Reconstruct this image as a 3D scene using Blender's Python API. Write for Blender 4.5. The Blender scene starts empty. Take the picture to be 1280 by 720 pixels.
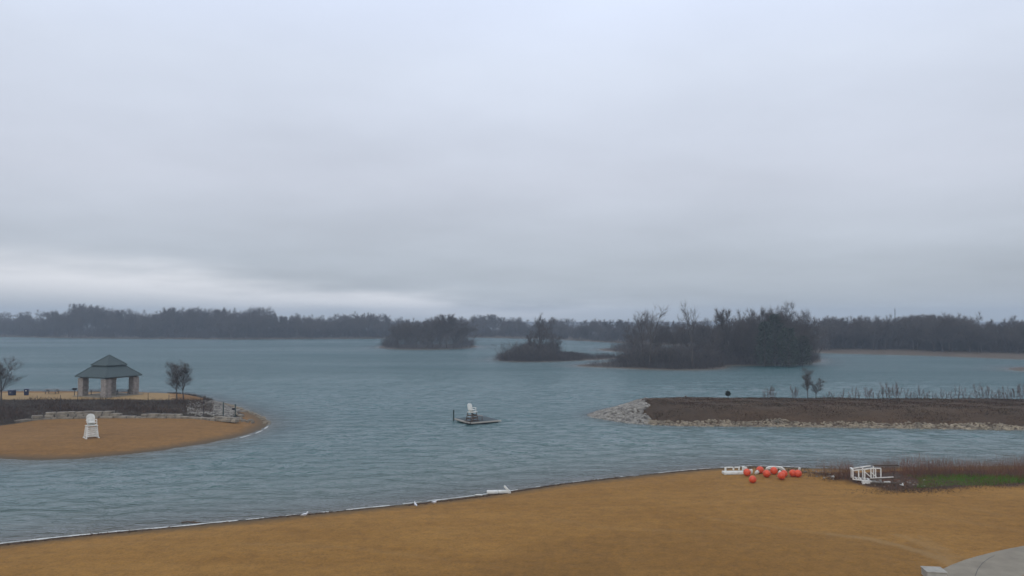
import bpy, math, random
import numpy as np
from mathutils import Vector, Matrix

random.seed(7); RNG = np.random.default_rng(7)
C = bpy.context.scene.collection
CAMH, F, PITCH = 14.0, 1000.0, math.atan(40/1000.0)

# ------------------------------------------------------------------ rays
def ray(px, py):
    a, b = (px-640)/F, (360-py)/F
    return np.array([a, math.cos(PITCH)-b*math.sin(PITCH), math.sin(PITCH)+b*math.cos(PITCH)])
def P(px, py, z=0.0):
    d = ray(px, py); t = (z-CAMH)/d[2]
    return np.array([d[0]*t, d[1]*t, z])
def poly(pts, z=0.0):
    return np.array([P(a, b, z)[:2] for a, b in pts])

# ------------------------------------------------------------------ land shapes
def sdist(pg, X, Y):
    """signed distance to polygon, positive inside"""
    X = np.asarray(X, float); Y = np.asarray(Y, float)
    d2 = np.full(X.shape, 1e18); ins = np.zeros(X.shape, bool)
    n = len(pg)
    for i in range(n):
        ax, ay = pg[i]; bx, by = pg[(i+1) % n]
        ex, ey = bx-ax, by-ay
        t = np.clip(((X-ax)*ex+(Y-ay)*ey)/(ex*ex+ey*ey+1e-12), 0, 1)
        d2 = np.minimum(d2, (X-ax-t*ex)**2+(Y-ay-t*ey)**2)
        c = ((ay > Y) != (by > Y))
        with np.errstate(divide='ignore', invalid='ignore'):
            xi = (bx-ax)*(Y-ay)/(by-ay)+ax
        ins ^= c & (X < xi)
    d = np.sqrt(d2)
    return np.where(ins, d, -d)
def smooth(pts, it=2):
    pts = np.array(pts, float)
    for _ in range(it):
        q = []
        n = len(pts)
        for i in range(n):
            a, b = pts[i], pts[(i+1) % n]
            q += [a*.75+b*.25, a*.25+b*.75]
        pts = np.array(q)
    return pts
def sstep(a, b, x):
    t = np.clip((x-a)/(b-a), 0, 1); return t*t*(3-2*t)
_w = [(RNG.uniform(0, 6.28), RNG.uniform(0, 6.28)) for _ in range(12)]
def wob(X, Y, s):
    v = 0
    for k in range(4):
        a, p = _w[k]; f = s*(1+.7*k)
        v = v+np.sin((X*math.cos(a)+Y*math.sin(a))*f+p)/(1+.6*k)
    return v/2.2

BACK = 5000
main_pg = np.array([[-400, 47]]+[list(P(a, b)[:2]) for a, b in
    [(-500, 735), (-200, 703), (0, 680), (100, 669), (240, 657), (380, 643), (520, 629), (600, 619.5), (700, 605), (800, 594), (880, 586), (940, 582.5),
     (1010, 585), (1060, 586), (1120, 584), (1280, 582), (1600, 580), (2400, 580)]]+[[400, -120], [-400, -120]])
isle_pg = smooth(np.vstack([poly([(-700, 560), (-200, 568), (0, 573.5), (50, 575.5), (110, 573), (180, 566), (250, 556), (300, 546), (325, 538), (337, 530), (331, 522), (312, 514.5), (292, 507),
     (262, 500), (220, 492), (120, 489), (0, 489), (-700, 489)])]), 1)
isle_up = smooth(poly([(-700, 500), (0, 498.5), (100, 497.5), (200, 498.5), (232, 498), (250, 497), (240, 491.5), (200, 491), (0, 491), (-700, 491)], 1.7), 1)
isle_slope = smooth(poly([(-700, 535), (0, 529), (20, 526), (60, 520), (140, 518), (190, 519), (240, 519.5), (290, 522.5), (296, 513), (272, 500), (240, 494), (200, 491), (0, 491), (-700, 491)], .7), 0)
spit_pg = smooth(poly([(735, 519.5), (750, 523), (780, 528), (820, 531.5), (870, 532.5), (950, 533), (1100, 535), (1280, 537.5), (1600, 542), (2300, 550), (2300, 508), (1280, 504), (1000, 502), (850, 503.5), (805, 506.5), (768, 510), (748, 514.5)]), 1)
spit_top = poly([(815, 505), (900, 509), (1280, 511), (2300, 520), (2300, 502), (1280, 499), (850, 497), (815, 498)], 1.9)
far_edge = [(-1500, 417.5), (-300, 419), (0, 421), (100, 423), (300, 424.5), (460, 423.5), (600, 422), (700, 424.5), (760, 428), (860, 433), (1025, 441.5), (1150, 444.5), (1280, 449.5), (1500, 455), (2600, 480)]
far_pg = np.vstack([poly(far_edge), [[BACK, P(2600, 480)[1]], [BACK, BACK], [-BACK, BACK], [-BACK, P(-1500, 417.5)[1]]]])
islA = smooth(poly([(470, 434.5), (490, 436.8), (530, 437.3), (570, 436.6), (600, 434), (590, 431), (530, 430.5), (480, 431.5)]), 1)
islB = smooth(poly([(617, 450), (640, 452.6), (690, 452.4), (730, 450.5), (770, 449), (782, 446.5), (760, 445.5), (720, 446), (690, 443), (640, 443.5)]), 1)
islC = smooth(poly([(708, 457.3), (760, 459.8), (820, 462.5), (880, 463), (912, 460.5), (905, 457.5), (960, 456.8), (1010, 455.5), (1030, 451.5), (1020, 447), (950, 444), (850, 445), (790, 448), (760, 453.5)]), 1)
islD = smooth(poly([(745, 437.3), (770, 440), (830, 441), (830, 436), (760, 435)]), 1)
islE = smooth(poly([(1255, 461), (1275, 464.5), (1400, 470), (1500, 470), (1500, 457), (1275, 458.5)]), 1)
veg_pg = poly([(1015, 590), (1045, 599), (1075, 606), (1110, 613), (1165, 611.5), (1280, 607), (1700, 600), (1700, 583), (1280, 584), (1120, 586), (1060, 588)], .6)

def h_main(X, Y):
    s = sdist(main_pg, X, Y)
    h = np.where(s < 0, s*.10, np.minimum(s*.07, .35)+np.clip(s-5, 0, 60)*.022)
    h = h+.05*wob(X, Y, .22)*sstep(1, 8, s)+.012*wob(X, Y, 1.9)*sstep(.5, 3, s)
    return h+.30*sstep(-1.5, 2.5, sdist(veg_pg, X, Y))*sstep(0, 5, s)
def h_isle(X, Y):
    s = sdist(isle_pg, X, Y)
    h = np.where(s < 0, s*.12, np.minimum(s*.06, .5))+.02*wob(X, Y, .5)*sstep(0, 2, s)
    h = h+.45*sstep(-.3, .5, sdist(isle_slope, X, Y))*sstep(0, 3, s)
    return h+.78*sstep(-8, 1.0, sdist(isle_up, X, Y))*sstep(0, 6, s)
def h_spit(X, Y):
    s = sdist(spit_pg, X, Y)
    h = np.where(s < 0, s*.3, np.minimum(s*.25, .7))
    return h+1.25*sstep(-7, 1, sdist(spit_top, X, Y))*sstep(0, 5, s)+.06*wob(X, Y, .9)*sstep(0, 2, s)
def h_gen(pg, cap, sl=.08):
    def f(X, Y):
        s = sdist(pg, X, Y)
        return np.where(s < 0, s*.1, np.minimum(s*sl, cap))+.12*wob(X, Y, .25)*sstep(1, 6, s)
    return f
LANDS = {'beach': h_main, 'island_beach': h_isle, 'spit': h_spit, 'far_shore': h_gen(far_pg, 1.6, .05), 'wooded_island_left': h_gen(islA, .7),
         'wooded_island_middle': h_gen(islB, .6), 'wooded_island_right': h_gen(islC, 1.1, .07), 'shore_point': h_gen(islD, .7), 'sand_point': h_gen(islE, .5, .05)}
def H(X, Y):
    X = np.asarray(X, float); Y = np.asarray(Y, float)
    r = np.full(X.shape, -3.0)
    for f in LANDS.values(): r = np.maximum(r, f(X, Y))
    return r
def G(px, py, far=900):
    """the ground point seen at a place of the picture"""
    d = ray(px, py); t = np.geomspace(20, far, 6000)
    x, y, z = d[0]*t, d[1]*t, CAMH+d[2]*t
    h = np.maximum(H(x, y), 0)
    k = np.argmax(z < h)
    return np.array([x[k], y[k], float(H(x[k:k+1], y[k:k+1])[0])])

# ------------------------------------------------------------------ materials
def new_mat(name):
    m = bpy.data.materials.new(name); m.use_nodes = True
    nt = m.node_tree; nt.nodes.clear()
    out = nt.nodes.new('ShaderNodeOutputMaterial'); b = nt.nodes.new('ShaderNodeBsdfPrincipled')
    nt.links.new(b.outputs[0], out.inputs[0]); return m, nt, b, out
def N(nt, t, **kw):
    n = nt.nodes.new(t)
    for k, v in kw.items():
        if k.startswith('_'): n.inputs[k[1:]].default_value = v
        else: setattr(n, k, v)
    return n
def noise(nt, scale, detail=4, rough=.55, vec=None, stretch=None):
    n = N(nt, 'ShaderNodeTexNoise', _Scale=scale, _Detail=detail, _Roughness=rough)
    tc = nt.nodes.new('ShaderNodeNewGeometry') if vec is None else None
    src = tc.outputs['Position'] if tc else vec
    if stretch:
        mp = N(nt, 'ShaderNodeMapping'); mp.inputs['Scale'].default_value = stretch
        nt.links.new(src, mp.inputs[0]); src = mp.outputs[0]
    nt.links.new(src, n.inputs['Vector']); return n.outputs['Fac']
def ramp(nt, fac, stops):
    r = nt.nodes.new('ShaderNodeValToRGB'); e = r.color_ramp.elements
    while len(e) < len(stops): e.new(.5)
    for i, (p, c) in enumerate(stops):
        e[i].position = p; e[i].color = (*c, 1) if len(c) == 3 else c
    nt.links.new(fac, r.inputs[0]); return r.outputs[0]
def mixc(nt, fac, a, b, mode='MIX'):
    m = N(nt, 'ShaderNodeMix', data_type='RGBA', blend_type=mode)
    for s, v in ((0, fac), (6, a), (7, b)):
        if hasattr(v, 'links') or hasattr(v, 'is_linked'): nt.links.new(v, m.inputs[s])
        else: m.inputs[s].default_value = v if s == 0 else (*v, 1)
    return m.outputs[2]
def mth(nt, op, a, b=0.0, c=None, clamp=False):
    m = N(nt, 'ShaderNodeMath', operation=op); m.use_clamp = clamp
    for i, v in enumerate((a, b, c)):
        if v is None: continue
        if hasattr(v, 'is_linked'): nt.links.new(v, m.inputs[i])
        else: m.inputs[i].default_value = v
    return m.outputs[0]
def bump(nt, h, dist, strength=1.0):
    b = N(nt, 'ShaderNodeBump', _Strength=strength, _Distance=dist); nt.links.new(h, b.inputs['Height']); return b.outputs[0]
def plain(name, c1, c2=None, scale=4, rough=.7, bmp=0, stretch=None, metal=0, spec=.4):
    m, nt, b, o = new_mat(name); c2 = c2 or tuple(x*.7 for x in c1)
    tc = nt.nodes.new('ShaderNodeTexCoord')
    n = noise(nt, scale, 5, .6, vec=tc.outputs['Object'], stretch=stretch)
    nt.links.new(ramp(nt, n, [(.32, c2), (.68, c1)]), b.inputs['Base Color'])
    b.inputs['Roughness'].default_value = rough; b.inputs['Metallic'].default_value = metal
    b.inputs['Specular IOR Level'].default_value = spec
    if bmp: nt.links.new(bump(nt, n, bmp), b.inputs['Normal'])
    return m
def attr(nt, name):
    a = N(nt, 'ShaderNodeAttribute', attribute_name=name); return a.outputs['Fac']

def sand_mat(name, dry, damp, wet, soil):
    m, nt, b, o = new_mat(name)
    g = nt.nodes.new('ShaderNodeNewGeometry'); sx = nt.nodes.new('ShaderNodeSeparateXYZ'); nt.links.new(g.outputs['Position'], sx.inputs[0])
    n1 = noise(nt, .07, 5, .6); n2 = noise(nt, 1.3, 6, .7); n3 = noise(nt, 7.0, 6, .75); n4 = noise(nt, .35, 4, .6, stretch=(.35, 1.6, 1))
    f = mth(nt, 'ADD', mth(nt, 'MULTIPLY', n1, .55), mth(nt, 'MULTIPLY', n4, .45))
    col = ramp(nt, f, [(.38, damp), (.62, dry)])
    col = mixc(nt, mth(nt, 'MULTIPLY', attr(nt, 'damp'), .9), col, tuple(x*.78 for x in damp))
    spk = ramp(nt, mth(nt, 'ADD', mth(nt, 'MULTIPLY', n2, .4), mth(nt, 'MULTIPLY', n3, .6)), [(.30, (.5, .48, .46)), (.5, (1, 1, 1)), (.70, (1.45, 1.4, 1.3))])
    col = mixc(nt, 1.0, col, spk, 'MULTIPLY')
    col = mixc(nt, attr(nt, 'pale'), col, (.30, .195, .085))
    # wet strip at the waterline, by height above the water
    wz = mth(nt, 'ADD', sx.outputs[2], mth(nt, 'MULTIPLY', mth(nt, 'SUBTRACT', n2, .5), .10))
    wf = N(nt, 'ShaderNodeMapRange'); wf.inputs[1].default_value = .16; wf.inputs[2].default_value = .03
    nt.links.new(wz, wf.inputs[0])
    col = mixc(nt, wf.outputs[0], col, wet)
    vf = mth(nt, 'MULTIPLY', attr(nt, 'veg'), mth(nt, 'ADD', n2, .75), clamp=True)
    col = mixc(nt, vf, col, ramp(nt, n2, [(.35, tuple(x*.55 for x in soil)), (.7, soil)]))
    nt.links.new(col, b.inputs['Base Color'])
    b.inputs['Specular IOR Level'].default_value = .2
    b.inputs['Roughness'].default_value = .9
    vo = N(nt, 'ShaderNodeTexVoronoi', _Scale=1.1); g2 = nt.nodes.new('ShaderNodeNewGeometry'); nt.links.new(g2.outputs['Position'], vo.inputs['Vector'])
    ft = mth(nt, 'MULTIPLY', mth(nt, 'MINIMUM', mth(nt, 'MULTIPLY', vo.outputs['Distance'], 4.0), 1.0), mth(nt, 'GREATER_THAN', n1, .47))
    nt.links.new(bump(nt, mth(nt, 'ADD', mth(nt, 'MULTIPLY', ft, .8), mth(nt, 'ADD', mth(nt, 'MULTIPLY', n3, .5), mth(nt, 'MULTIPLY', n2, 1.3))), .10, .8), b.inputs['Normal'])
    return m
M = {}
M['sand'] = sand_mat('beach_sand', (.285, .145, .032), (.225, .108, .019), (.10, .065, .03), (.085, .05, .03))
M['isle_sand'] = sand_mat('island_sand', (.225, .115, .033), (.185, .090, .022), (.10, .068, .035), (.06, .045, .03))
M['shore'] = sand_mat('shore_soil', (.13, .10, .07), (.09, .07, .05), (.11, .095, .075), (.05, .04, .03))
M['bank'] = sand_mat('bank_soil', (.085, .052, .028), (.055, .035, .02), (.12, .10, .08), (.045, .03, .02))
M['white'] = plain('white_painted_plastic', (.72, .71, .65), (.50, .48, .41), 3, .45)
M['whitewood'] = plain('white_painted_wood', (.74, .72, .66), (.5, .46, .40), 5, .6)
M['darkwood'] = plain('dark_timber', (.11, .075, .05), (.05, .035, .025), 6, .8, .01)
M['greywood'] = plain('weathered_wood', (.22, .2, .18), (.12, .11, .1), 5, .8, .01, (1, 8, 8))
M['deck'] = plain('deck_boards', (.055, .075, .075), (.035, .052, .054), 3, .75, .01, (1, 12, 1))
M['fascia'] = plain('pale_fascia', (.38, .35, .29), (.26, .24, .20), 2, .7)
M['blackmetal'] = plain('black_metal', (.03, .03, .035), (.015, .015, .02), 6, .5, metal=.3)
M['steel'] = plain('dark_green_post', (.03, .055, .05), (.02, .035, .03), 6, .5)
M['stone'] = plain('pavilion_stone', (.34, .30, .26), (.19, .16, .14), 2.2, .9, .05)
M['limestone'] = plain('limestone_block', (.28, .24, .18), (.12, .10, .075), 1.1, .9, .06)
M['riprap'] = plain('riprap_rock', (.34, .315, .265), (.09, .08, .068), 1.3, .9, .05)
M['rubble'] = plain('tan_rubble_rock', (.34, .28, .19), (.10, .08, .055), .8, .9, .05)
M['roof'] = plain('green_roof_metal', (.06, .083, .08), (.045, .065, .063), .8, .55)
M['rooftrim'] = plain('roof_trim', (.05, .075, .07), None, 2, .55)
M['bluebin'] = plain('navy_bin', (.012, .02, .06), (.008, .012, .035), 3, .5)
M['orange'] = plain('orange_buoy_vinyl', (.72, .085, .025), (.50, .055, .018), 3.5, .42, .01)
M['concrete'] = plain('concrete_paving', (.25, .215, .155), (.19, .16, .115), .9, .85, .01)
M['joint'] = plain('paving_joint', (.12, .11, .09), None, 2, .9)
M['foam'] = plain('water_foam', (.62, .62, .58), (.38, .38, .34), 3, .8)
M['wrack'] = plain('wrack_debris', (.12, .07, .04), (.055, .035, .022), 3, .9)
M['track'] = plain('loose_sand', (.46, .28, .13), (.36, .21, .09), 2, .95)
M['feather'] = plain('white_feathers', (.75, .75, .75), (.55, .56, .58), 6, .8)
M['beak'] = plain('yellow_beak', (.5, .3, .05), None, 4, .5)
M['bark'] = plain('tree_bark', (.085, .07, .06), (.04, .034, .03), 2, .9)
M['twig'] = plain('bare_twigs', (.11, .09, .075), (.055, .047, .044), .35, .9)
M['twigred'] = plain('reddish_twigs', (.15, .075, .055), (.07, .042, .034), .3, .9)
M['evergreen'] = plain('dark_evergreen', (.045, .06, .035), (.02, .03, .02), .6, .85)
M['siding'] = plain('pale_siding', (.7, .7, .68), (.6, .6, .58), 1, .7)
def stuffmat(name, cols, sc=(.25, 2.0)):
    m, nt, b, o = new_mat(name)
    n = mth(nt, 'ADD', mth(nt, 'MULTIPLY', noise(nt, sc[0], 4), .5), mth(nt, 'MULTIPLY', noise(nt, sc[1], 3), .5))
    k = len(cols)
    nt.links.new(ramp(nt, n, [(.36+.28*i/(k-1), c) for i, c in enumerate(cols)]), b.inputs['Base Color'])
    b.inputs['Roughness'].default_value = .9; b.inputs['Specular IOR Level'].default_value = .15
    return m
M['brownveg'] = stuffmat('dead_bank_weeds', [(.018, .015, .010), (.072, .034, .016), (.036, .030, .016), (.13, .075, .035)], (.16, 1.1))
M['darkveg'] = stuffmat('dark_slope_brush', [(.022, .016, .012), (.085, .05, .032), (.04, .03, .022), (.15, .085, .05)], (.16, 1.1))
M['redveg'] = stuffmat('red_dead_stems', [(.08, .045, .03), (.20, .085, .05), (.13, .08, .045), (.26, .16, .09)], (.4, 3))
M['grass'] = stuffmat('green_grass', [(.12, .10, .02), (.085, .16, .012), (.06, .20, .012)])
M['thicket'] = stuffmat('thicket_stems', [(.035, .03, .03), (.06, .05, .045), (.045, .042, .042), (.08, .062, .052)], (.05, .5))

def water_mat():
    m, nt, b, o = new_mat('lake_water'); nt.nodes.remove(b)
    patch = noise(nt, .012, 4, .6, stretch=(.45, 1.5, 1))
    w1 = noise(nt, .7, 3, .6, stretch=(.75, 1.3, 1))
    w2 = noise(nt, 2.2, 4, .65, stretch=(.6, 1.3, 1))
    w0 = noise(nt, .12, 3, .5, stretch=(.5, 1.6, 1))
    calm = attr(nt, 'calm')
    amp = mth(nt, 'MULTIPLY', mth(nt, 'ADD', mth(nt, 'MULTIPLY', patch, 1.3), -.15), mth(nt, 'SUBTRACT', 1.0, mth(nt, 'MULTIPLY', calm, .15)))
    h = mth(nt, 'ADD', mth(nt, 'MULTIPLY', w1, .75), mth(nt, 'ADD', mth(nt, 'MULTIPLY', w2, .22), mth(nt, 'MULTIPLY', w0, .8)))
    h = mth(nt, 'MULTIPLY', h, amp)
    nb = bump(nt, h, 2.6)
    body = mixc(nt, patch, (.003, .060, .062), (.012, .082, .076))
    body = mixc(nt, mth(nt, 'MULTIPLY', calm, .7), body, (.078, .102, .068))
    df = N(nt, 'ShaderNodeBsdfDiffuse'); nt.links.new(body, df.inputs[0])
    tr = N(nt, 'ShaderNodeBsdfTransparent'); tr.inputs[0].default_value = (.75, .85, .78, 1)
    gl = N(nt, 'ShaderNodeBsdfGlossy'); gl.inputs['Roughness'].default_value = .1; nt.links.new(nb, gl.inputs['Normal'])
    fr = N(nt, 'ShaderNodeFresnel', _IOR=1.33); nt.links.new(nb, fr.inputs['Normal'])
    m1 = N(nt, 'ShaderNodeMixShader'); nt.links.new(attr(nt, 'opaque'), m1.inputs[0]); nt.links.new(tr.outputs[0], m1.inputs[1]); nt.links.new(df.outputs[0], m1.inputs[2])
    m2 = N(nt, 'ShaderNodeMixShader'); nt.links.new(mth(nt, 'MULTIPLY', fr.outputs[0], mth(nt, 'ADD', .12, mth(nt, 'MULTIPLY', patch, .54))), m2.inputs[0]); nt.links.new(m1.outputs[0], m2.inputs[1]); nt.links.new(gl.outputs[0], m2.inputs[2])
    nt.links.new(m2.outputs[0], o.inputs[0]); return m
M['water'] = water_mat()

# ------------------------------------------------------------------ mesh helpers
def np_mesh(name, V, Fq, mats, mi=None, attrs=None, smooth_=False):
    V = np.asarray(V, np.float32); Fq = np.asarray(Fq, np.int32)
    me = bpy.data.meshes.new(name); k = Fq.shape[1]
    me.vertices.add(len(V)); me.vertices.foreach_set('co', V.ravel())
    me.loops.add(Fq.size); me.loops.foreach_set('vertex_index', Fq.ravel())
    me.polygons.add(len(Fq)); me.polygons.foreach_set('loop_start', np.arange(0, Fq.size, k, dtype=np.int32))
    me.polygons.foreach_set('loop_total', np.full(len(Fq), k, np.int32))
    for m in mats: me.materials.append(m)
    if mi is not None: me.polygons.foreach_set('material_index', np.asarray(mi, np.int32))
    if smooth_: me.polygons.foreach_set('use_smooth', np.ones(len(Fq), bool))
    if attrs:
        for n_, a in attrs.items():
            at = me.attributes.new(n_, 'FLOAT', 'POINT'); at.data.foreach_set('value', np.asarray(a, np.float32))
    me.update(); me.validate(); return me
def link(o, parent=None):
    C.objects.link(o)
    if parent is not None: o.parent = parent
    return o
def tag(o, label=None, cat=None, group=None, kind=None):
    if label: o['label'] = label
    if cat: o['category'] = cat
    if group: o['group'] = group
    if kind: o['kind'] = kind
    return o
def empty(name, loc=(0, 0, 0), rz=0, s=1):
    o = bpy.data.objects.new(name, None); o.empty_display_size = .2
    o.location = loc; o.rotation_euler = (0, 0, rz); o.scale = (s, s, s); return link(o)
def copy_tree(o, parent=None):
    c = o.copy(); link(c, parent)
    for ch in list(o.children): copy_tree(ch, c)
    return c
class MB:
    def __init__(s): s.v = []; s.f = []
    def add(s, vs, fs):
        b = len(s.v); s.v += [tuple(v) for v in vs]; s.f += [tuple(i+b for i in f) for f in fs]; return s
    def box(s, c, d, rz=0, tap=1.0, M_=None):
        x, y, z = [k/2 for k in d]; vs = []
        for dz in (-z, z):
            t = tap if dz > 0 else 1
            for a, b in ((-x, -y), (x, -y), (x, y), (-x, y)): vs.append(Vector((a*t, b*t, dz)))
        R = Matrix.Rotation(rz, 4, 'Z') if M_ is None else M_
        vs = [R @ v + Vector(c) for v in vs]
        return s.add(vs, [(3, 2, 1, 0), (4, 5, 6, 7), (0, 1, 5, 4), (1, 2, 6, 5), (2, 3, 7, 6), (3, 0, 4, 7)])
    def bar(s, a, b, w, h=None):
        """rectangular bar from a to b"""
        a, b = Vector(a), Vector(b); d = b-a; L = d.length
        q = d.to_track_quat('Z', 'Y').to_matrix().to_4x4(); h = h or w
        return s.box((a+b)/2, (w, h, L), M_=q)
    def tube(s, a, b, r0, r1=None, n=10, cap=True):
        a, b = Vector(a), Vector(b); r1 = r0 if r1 is None else r1
        q = (b-a).to_track_quat('Z', 'Y'); vs = []
        for p, r in ((a, r0), (b, r1)):
            for i in range(n):
                t = 2*math.pi*i/n; vs.append(p+q @ Vector((r*math.cos(t), r*math.sin(t), 0)))
        fs = [(i, (i+1) % n, n+(i+1) % n, n+i) for i in range(n)]
        if cap: fs += [tuple(range(n-1, -1, -1)), tuple(range(n, 2*n))]
        return s.add(vs, fs)
    def rings(s, pts, n=12, sy=1.0):
        """continuous body through (centre, radius) rings"""
        vs = []; k = len(pts)
        for i, (p, r) in enumerate(pts):
            a = Vector(pts[max(i-1, 0)][0]); b = Vector(pts[min(i+1, k-1)][0]); q = (b-a).to_track_quat('Z', 'Y')
            for j in range(n):
                t = 2*math.pi*j/n; vs.append(Vector(p)+q @ Vector((r*math.cos(t), r*sy*math.sin(t), 0)))
        fs = [(i*n+j, i*n+(j+1) % n, (i+1)*n+(j+1) % n, (i+1)*n+j) for i in range(k-1) for j in range(n)]
        fs += [tuple(range(n-1, -1, -1)), tuple(range((k-1)*n, k*n))]
        return s.add(vs, fs)
    def build(s, name, mat, parent=None, bev=0, sm=False):
        me = bpy.data.meshes.new(name); me.from_pydata(s.v, [], s.f); me.materials.append(mat); me.update()
        if sm:
            for p in me.polygons: p.use_smooth = True
        o = link(bpy.data.objects.new(name, me), parent)
        if bev:
            b = o.modifiers.new('bevel', 'BEVEL'); b.width = bev; b.segments = 2; b.limit_method = 'ANGLE'
        return o

# ------------------------------------------------------------------ ground and water
def grid_land(name, f, x0, x1, y0, y1, step, mat, vegs=(), damp=None, low=-1.3, pale=None):
    xs = np.arange(x0, x1+step, step); ys = np.arange(y0, y1+step, step)
    X, Y = np.meshgrid(xs, ys); finish_land(name, f, X, Y, mat, vegs, damp, low, pale)
def finish_land(name, f, X, Y, mat, vegs=(), damp=None, low=-1.3, pale=None):
    Z = f(X, Y); ny, nx = X.shape
    idx = np.arange(nx*ny).reshape(ny, nx)
    q = np.stack([idx[:-1, :-1], idx[:-1, 1:], idx[1:, 1:], idx[1:, :-1]], -1).reshape(-1, 4)
    zf = Z.ravel(); q = q[zf[q].max(1) > low]
    used = np.unique(q); mp = np.full(nx*ny, -1); mp[used] = np.arange(len(used))
    V = np.stack([X.ravel(), Y.ravel(), zf], 1)[used]; q = mp[q]
    veg = np.zeros(len(V))
    for fn in vegs: veg = np.maximum(veg, fn(V[:, 0], V[:, 1]))
    dm = damp(V[:, 0], V[:, 1]) if damp is not None else np.zeros(len(V))
    me = np_mesh(name, V, q, [mat], attrs={'veg': veg, 'damp': dm, 'pale': pale(V[:, 0], V[:, 1]) if pale else np.zeros(len(V))}, smooth_=True)
    return tag(link(bpy.data.objects.new(name, me)), kind='structure')
damp_pg = smooth(poly([(655, 760), (600, 700), (640, 682), (720, 668), (850, 659), (980, 660), (1090, 673), (1160, 686), (1186, 697), (1170, 720), (1130, 760)], 1.0), 2)
def damp_f(X, Y):
    a = sstep(-1.6, .6, sdist(damp_pg, X, Y)+.6*wob(X, Y, .6))*.5
    s = sdist(main_pg, X, Y)
    return np.clip(a+.45*sstep(14, 26, s+1.5*wob(X, Y, .35))*(X < 6), 0, 1)
def tracks(X, Y):
    v = np.zeros(len(X))
    for pl, w_, a_ in (([(1040, 664), (1080, 669), (1120, 678), (1155, 688), (1180, 698), (1192, 706)], .22, .75), ([(1120, 664), (1150, 675), (1175, 690), (1190, 703)], .14, .5), ([(1150, 668), (1180, 684), (1196, 702)], .10, .4), ([(1182, 690), (1200, 694), (1222, 701)], .12, .4),
                       ([(880, 640), (960, 652), (1060, 668)], .12, .3), ([(700, 640), (760, 652), (900, 660)], .14, .2), ([(1210, 628), (1262, 640)], .1, .2), ([(1100, 625), (1170, 640), (1285, 662)], .14, .2), ([(300, 668), (420, 672), (560, 690)], .14, .2)):
        q_ = np.array([P(a, b, 1.0)[:2] for a, b in pl]); d = np.full(len(X), 1e9)
        for (ax, ay), (bx, by) in zip(q_[:-1], q_[1:]):
            t = np.clip(((X-ax)*(bx-ax)+(Y-ay)*(by-ay))/((bx-ax)**2+(by-ay)**2), 0, 1); d = np.minimum(d, np.hypot(X-ax-t*(bx-ax), Y-ay-t*(by-ay)))
        v = np.maximum(v, .55*a_*(1-sstep(w_, w_+.35, d+.12*wob(X, Y, 2.5))))
    return v
grid_land('beach', h_main, -75, 85, 25, 92, .25, M['sand'], [lambda X, Y: sstep(-.3, .8, sdist(veg_pg, X, Y)+.35*wob(X, Y, 1.4))], damp_f, pale=tracks)
def isle_veg(X, Y):
    return sstep(-1.2, -.5, sdist(isle_slope, X, Y))*(1-sstep(-1.6, -.6, sdist(isle_up, X, Y)))*((X/Y*1000+640 > 208) | (Y < 132))
grid_land('island_beach', h_isle, -150, -30, 70, 175, .45, M['isle_sand'], [isle_veg], pale=lambda X, Y: sstep(-2.2, -.8, sdist(isle_up, X, Y))*(X/Y*1000+640 < 215+8*wob(X, Y, .8)))
grid_land('spit', h_spit, 8, 200, 85, 160, .5, M['bank'])
grid_land('wooded_island_left', LANDS['wooded_island_left'], -75, -8, 350, 480, 1.5, M['shore'], [lambda X, Y: sstep(2, 6, sdist(islA, X, Y))])
grid_land('wooded_island_middle', LANDS['wooded_island_middle'], -15, 60, 250, 345, 1.2, M['shore'], [lambda X, Y: sstep(1, 5, sdist(islB, X, Y))])
grid_land('wooded_island_right', LANDS['wooded_island_right'], 5, 145, 205, 335, 1.2, M['shore'], [lambda X, Y: sstep(1, 5, sdist(islC, X, Y))])
grid_land('shore_point', LANDS['shore_point'], 30, 90, 330, 420, 1.5, M['shore'], [lambda X, Y: sstep(1, 5, sdist(islD, X, Y))])
grid_land('sand_point', LANDS['sand_point'], 120, 260, 180, 275, 1.5, M['shore'])
r = np.geomspace(150, 6500, 240); th = np.radians(np.linspace(-78, 78, 420)); R_, T_ = np.meshgrid(r, th, indexing='ij')
finish_land('far_shore', LANDS['far_shore'], R_*np.sin(T_), R_*np.cos(T_), M['shore'], [lambda X, Y: sstep(22, 34, sdist(far_pg, X, Y))], low=-1.4)
tag(MB().box((0, 2000, -1.55), (13000, 11000, .1)).build('lakebed', M['shore']), kind='structure')

r = np.r_[np.linspace(30, 49.9, 20), np.geomspace(50, 230, 540), np.geomspace(232, 1800, 150)]; th = np.radians(np.r_[np.linspace(-75, -40.5, 40), np.linspace(-40, 40, 420), np.linspace(40.5, 75, 40)]); R_, T_ = np.meshgrid(r, th, indexing='ij')
X, Y = R_*np.sin(T_), R_*np.cos(T_); depth = -H(X, Y); idx = np.arange(X.size).reshape(X.shape)
q = np.stack([idx[:-1, :-1], idx[1:, :-1], idx[1:, 1:], idx[:-1, 1:]], -1).reshape(-1, 4)
dr = depth.ravel(); q = q[dr[q].max(1) > -.5]
used = np.unique(q); mp = np.full(X.size, -1); mp[used] = np.arange(len(used)); q = mp[q][:, ::-1]
smain = -sdist(main_pg, X, Y)
opq = 1-np.exp(-np.clip(depth, 0, 9)*2.6); calm = np.exp(-np.clip(smain, 0, 500)/20.0)
WV = np.zeros(X.shape); wr = np.random.default_rng(5)
for _ in range(22):
    lam = wr.uniform(1.1, 4.2); aa = math.radians(90+wr.normal(0, 24)); kk = 2*math.pi/lam; sl = .050
    WV += sl/kk*np.sin(kk*(X*math.cos(aa)+Y*math.sin(aa))+wr.uniform(0, 6.28)+1.2*np.sin(X*.05+Y*.03+_))
WV *= 1-sstep(150, 230, R_)
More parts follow.
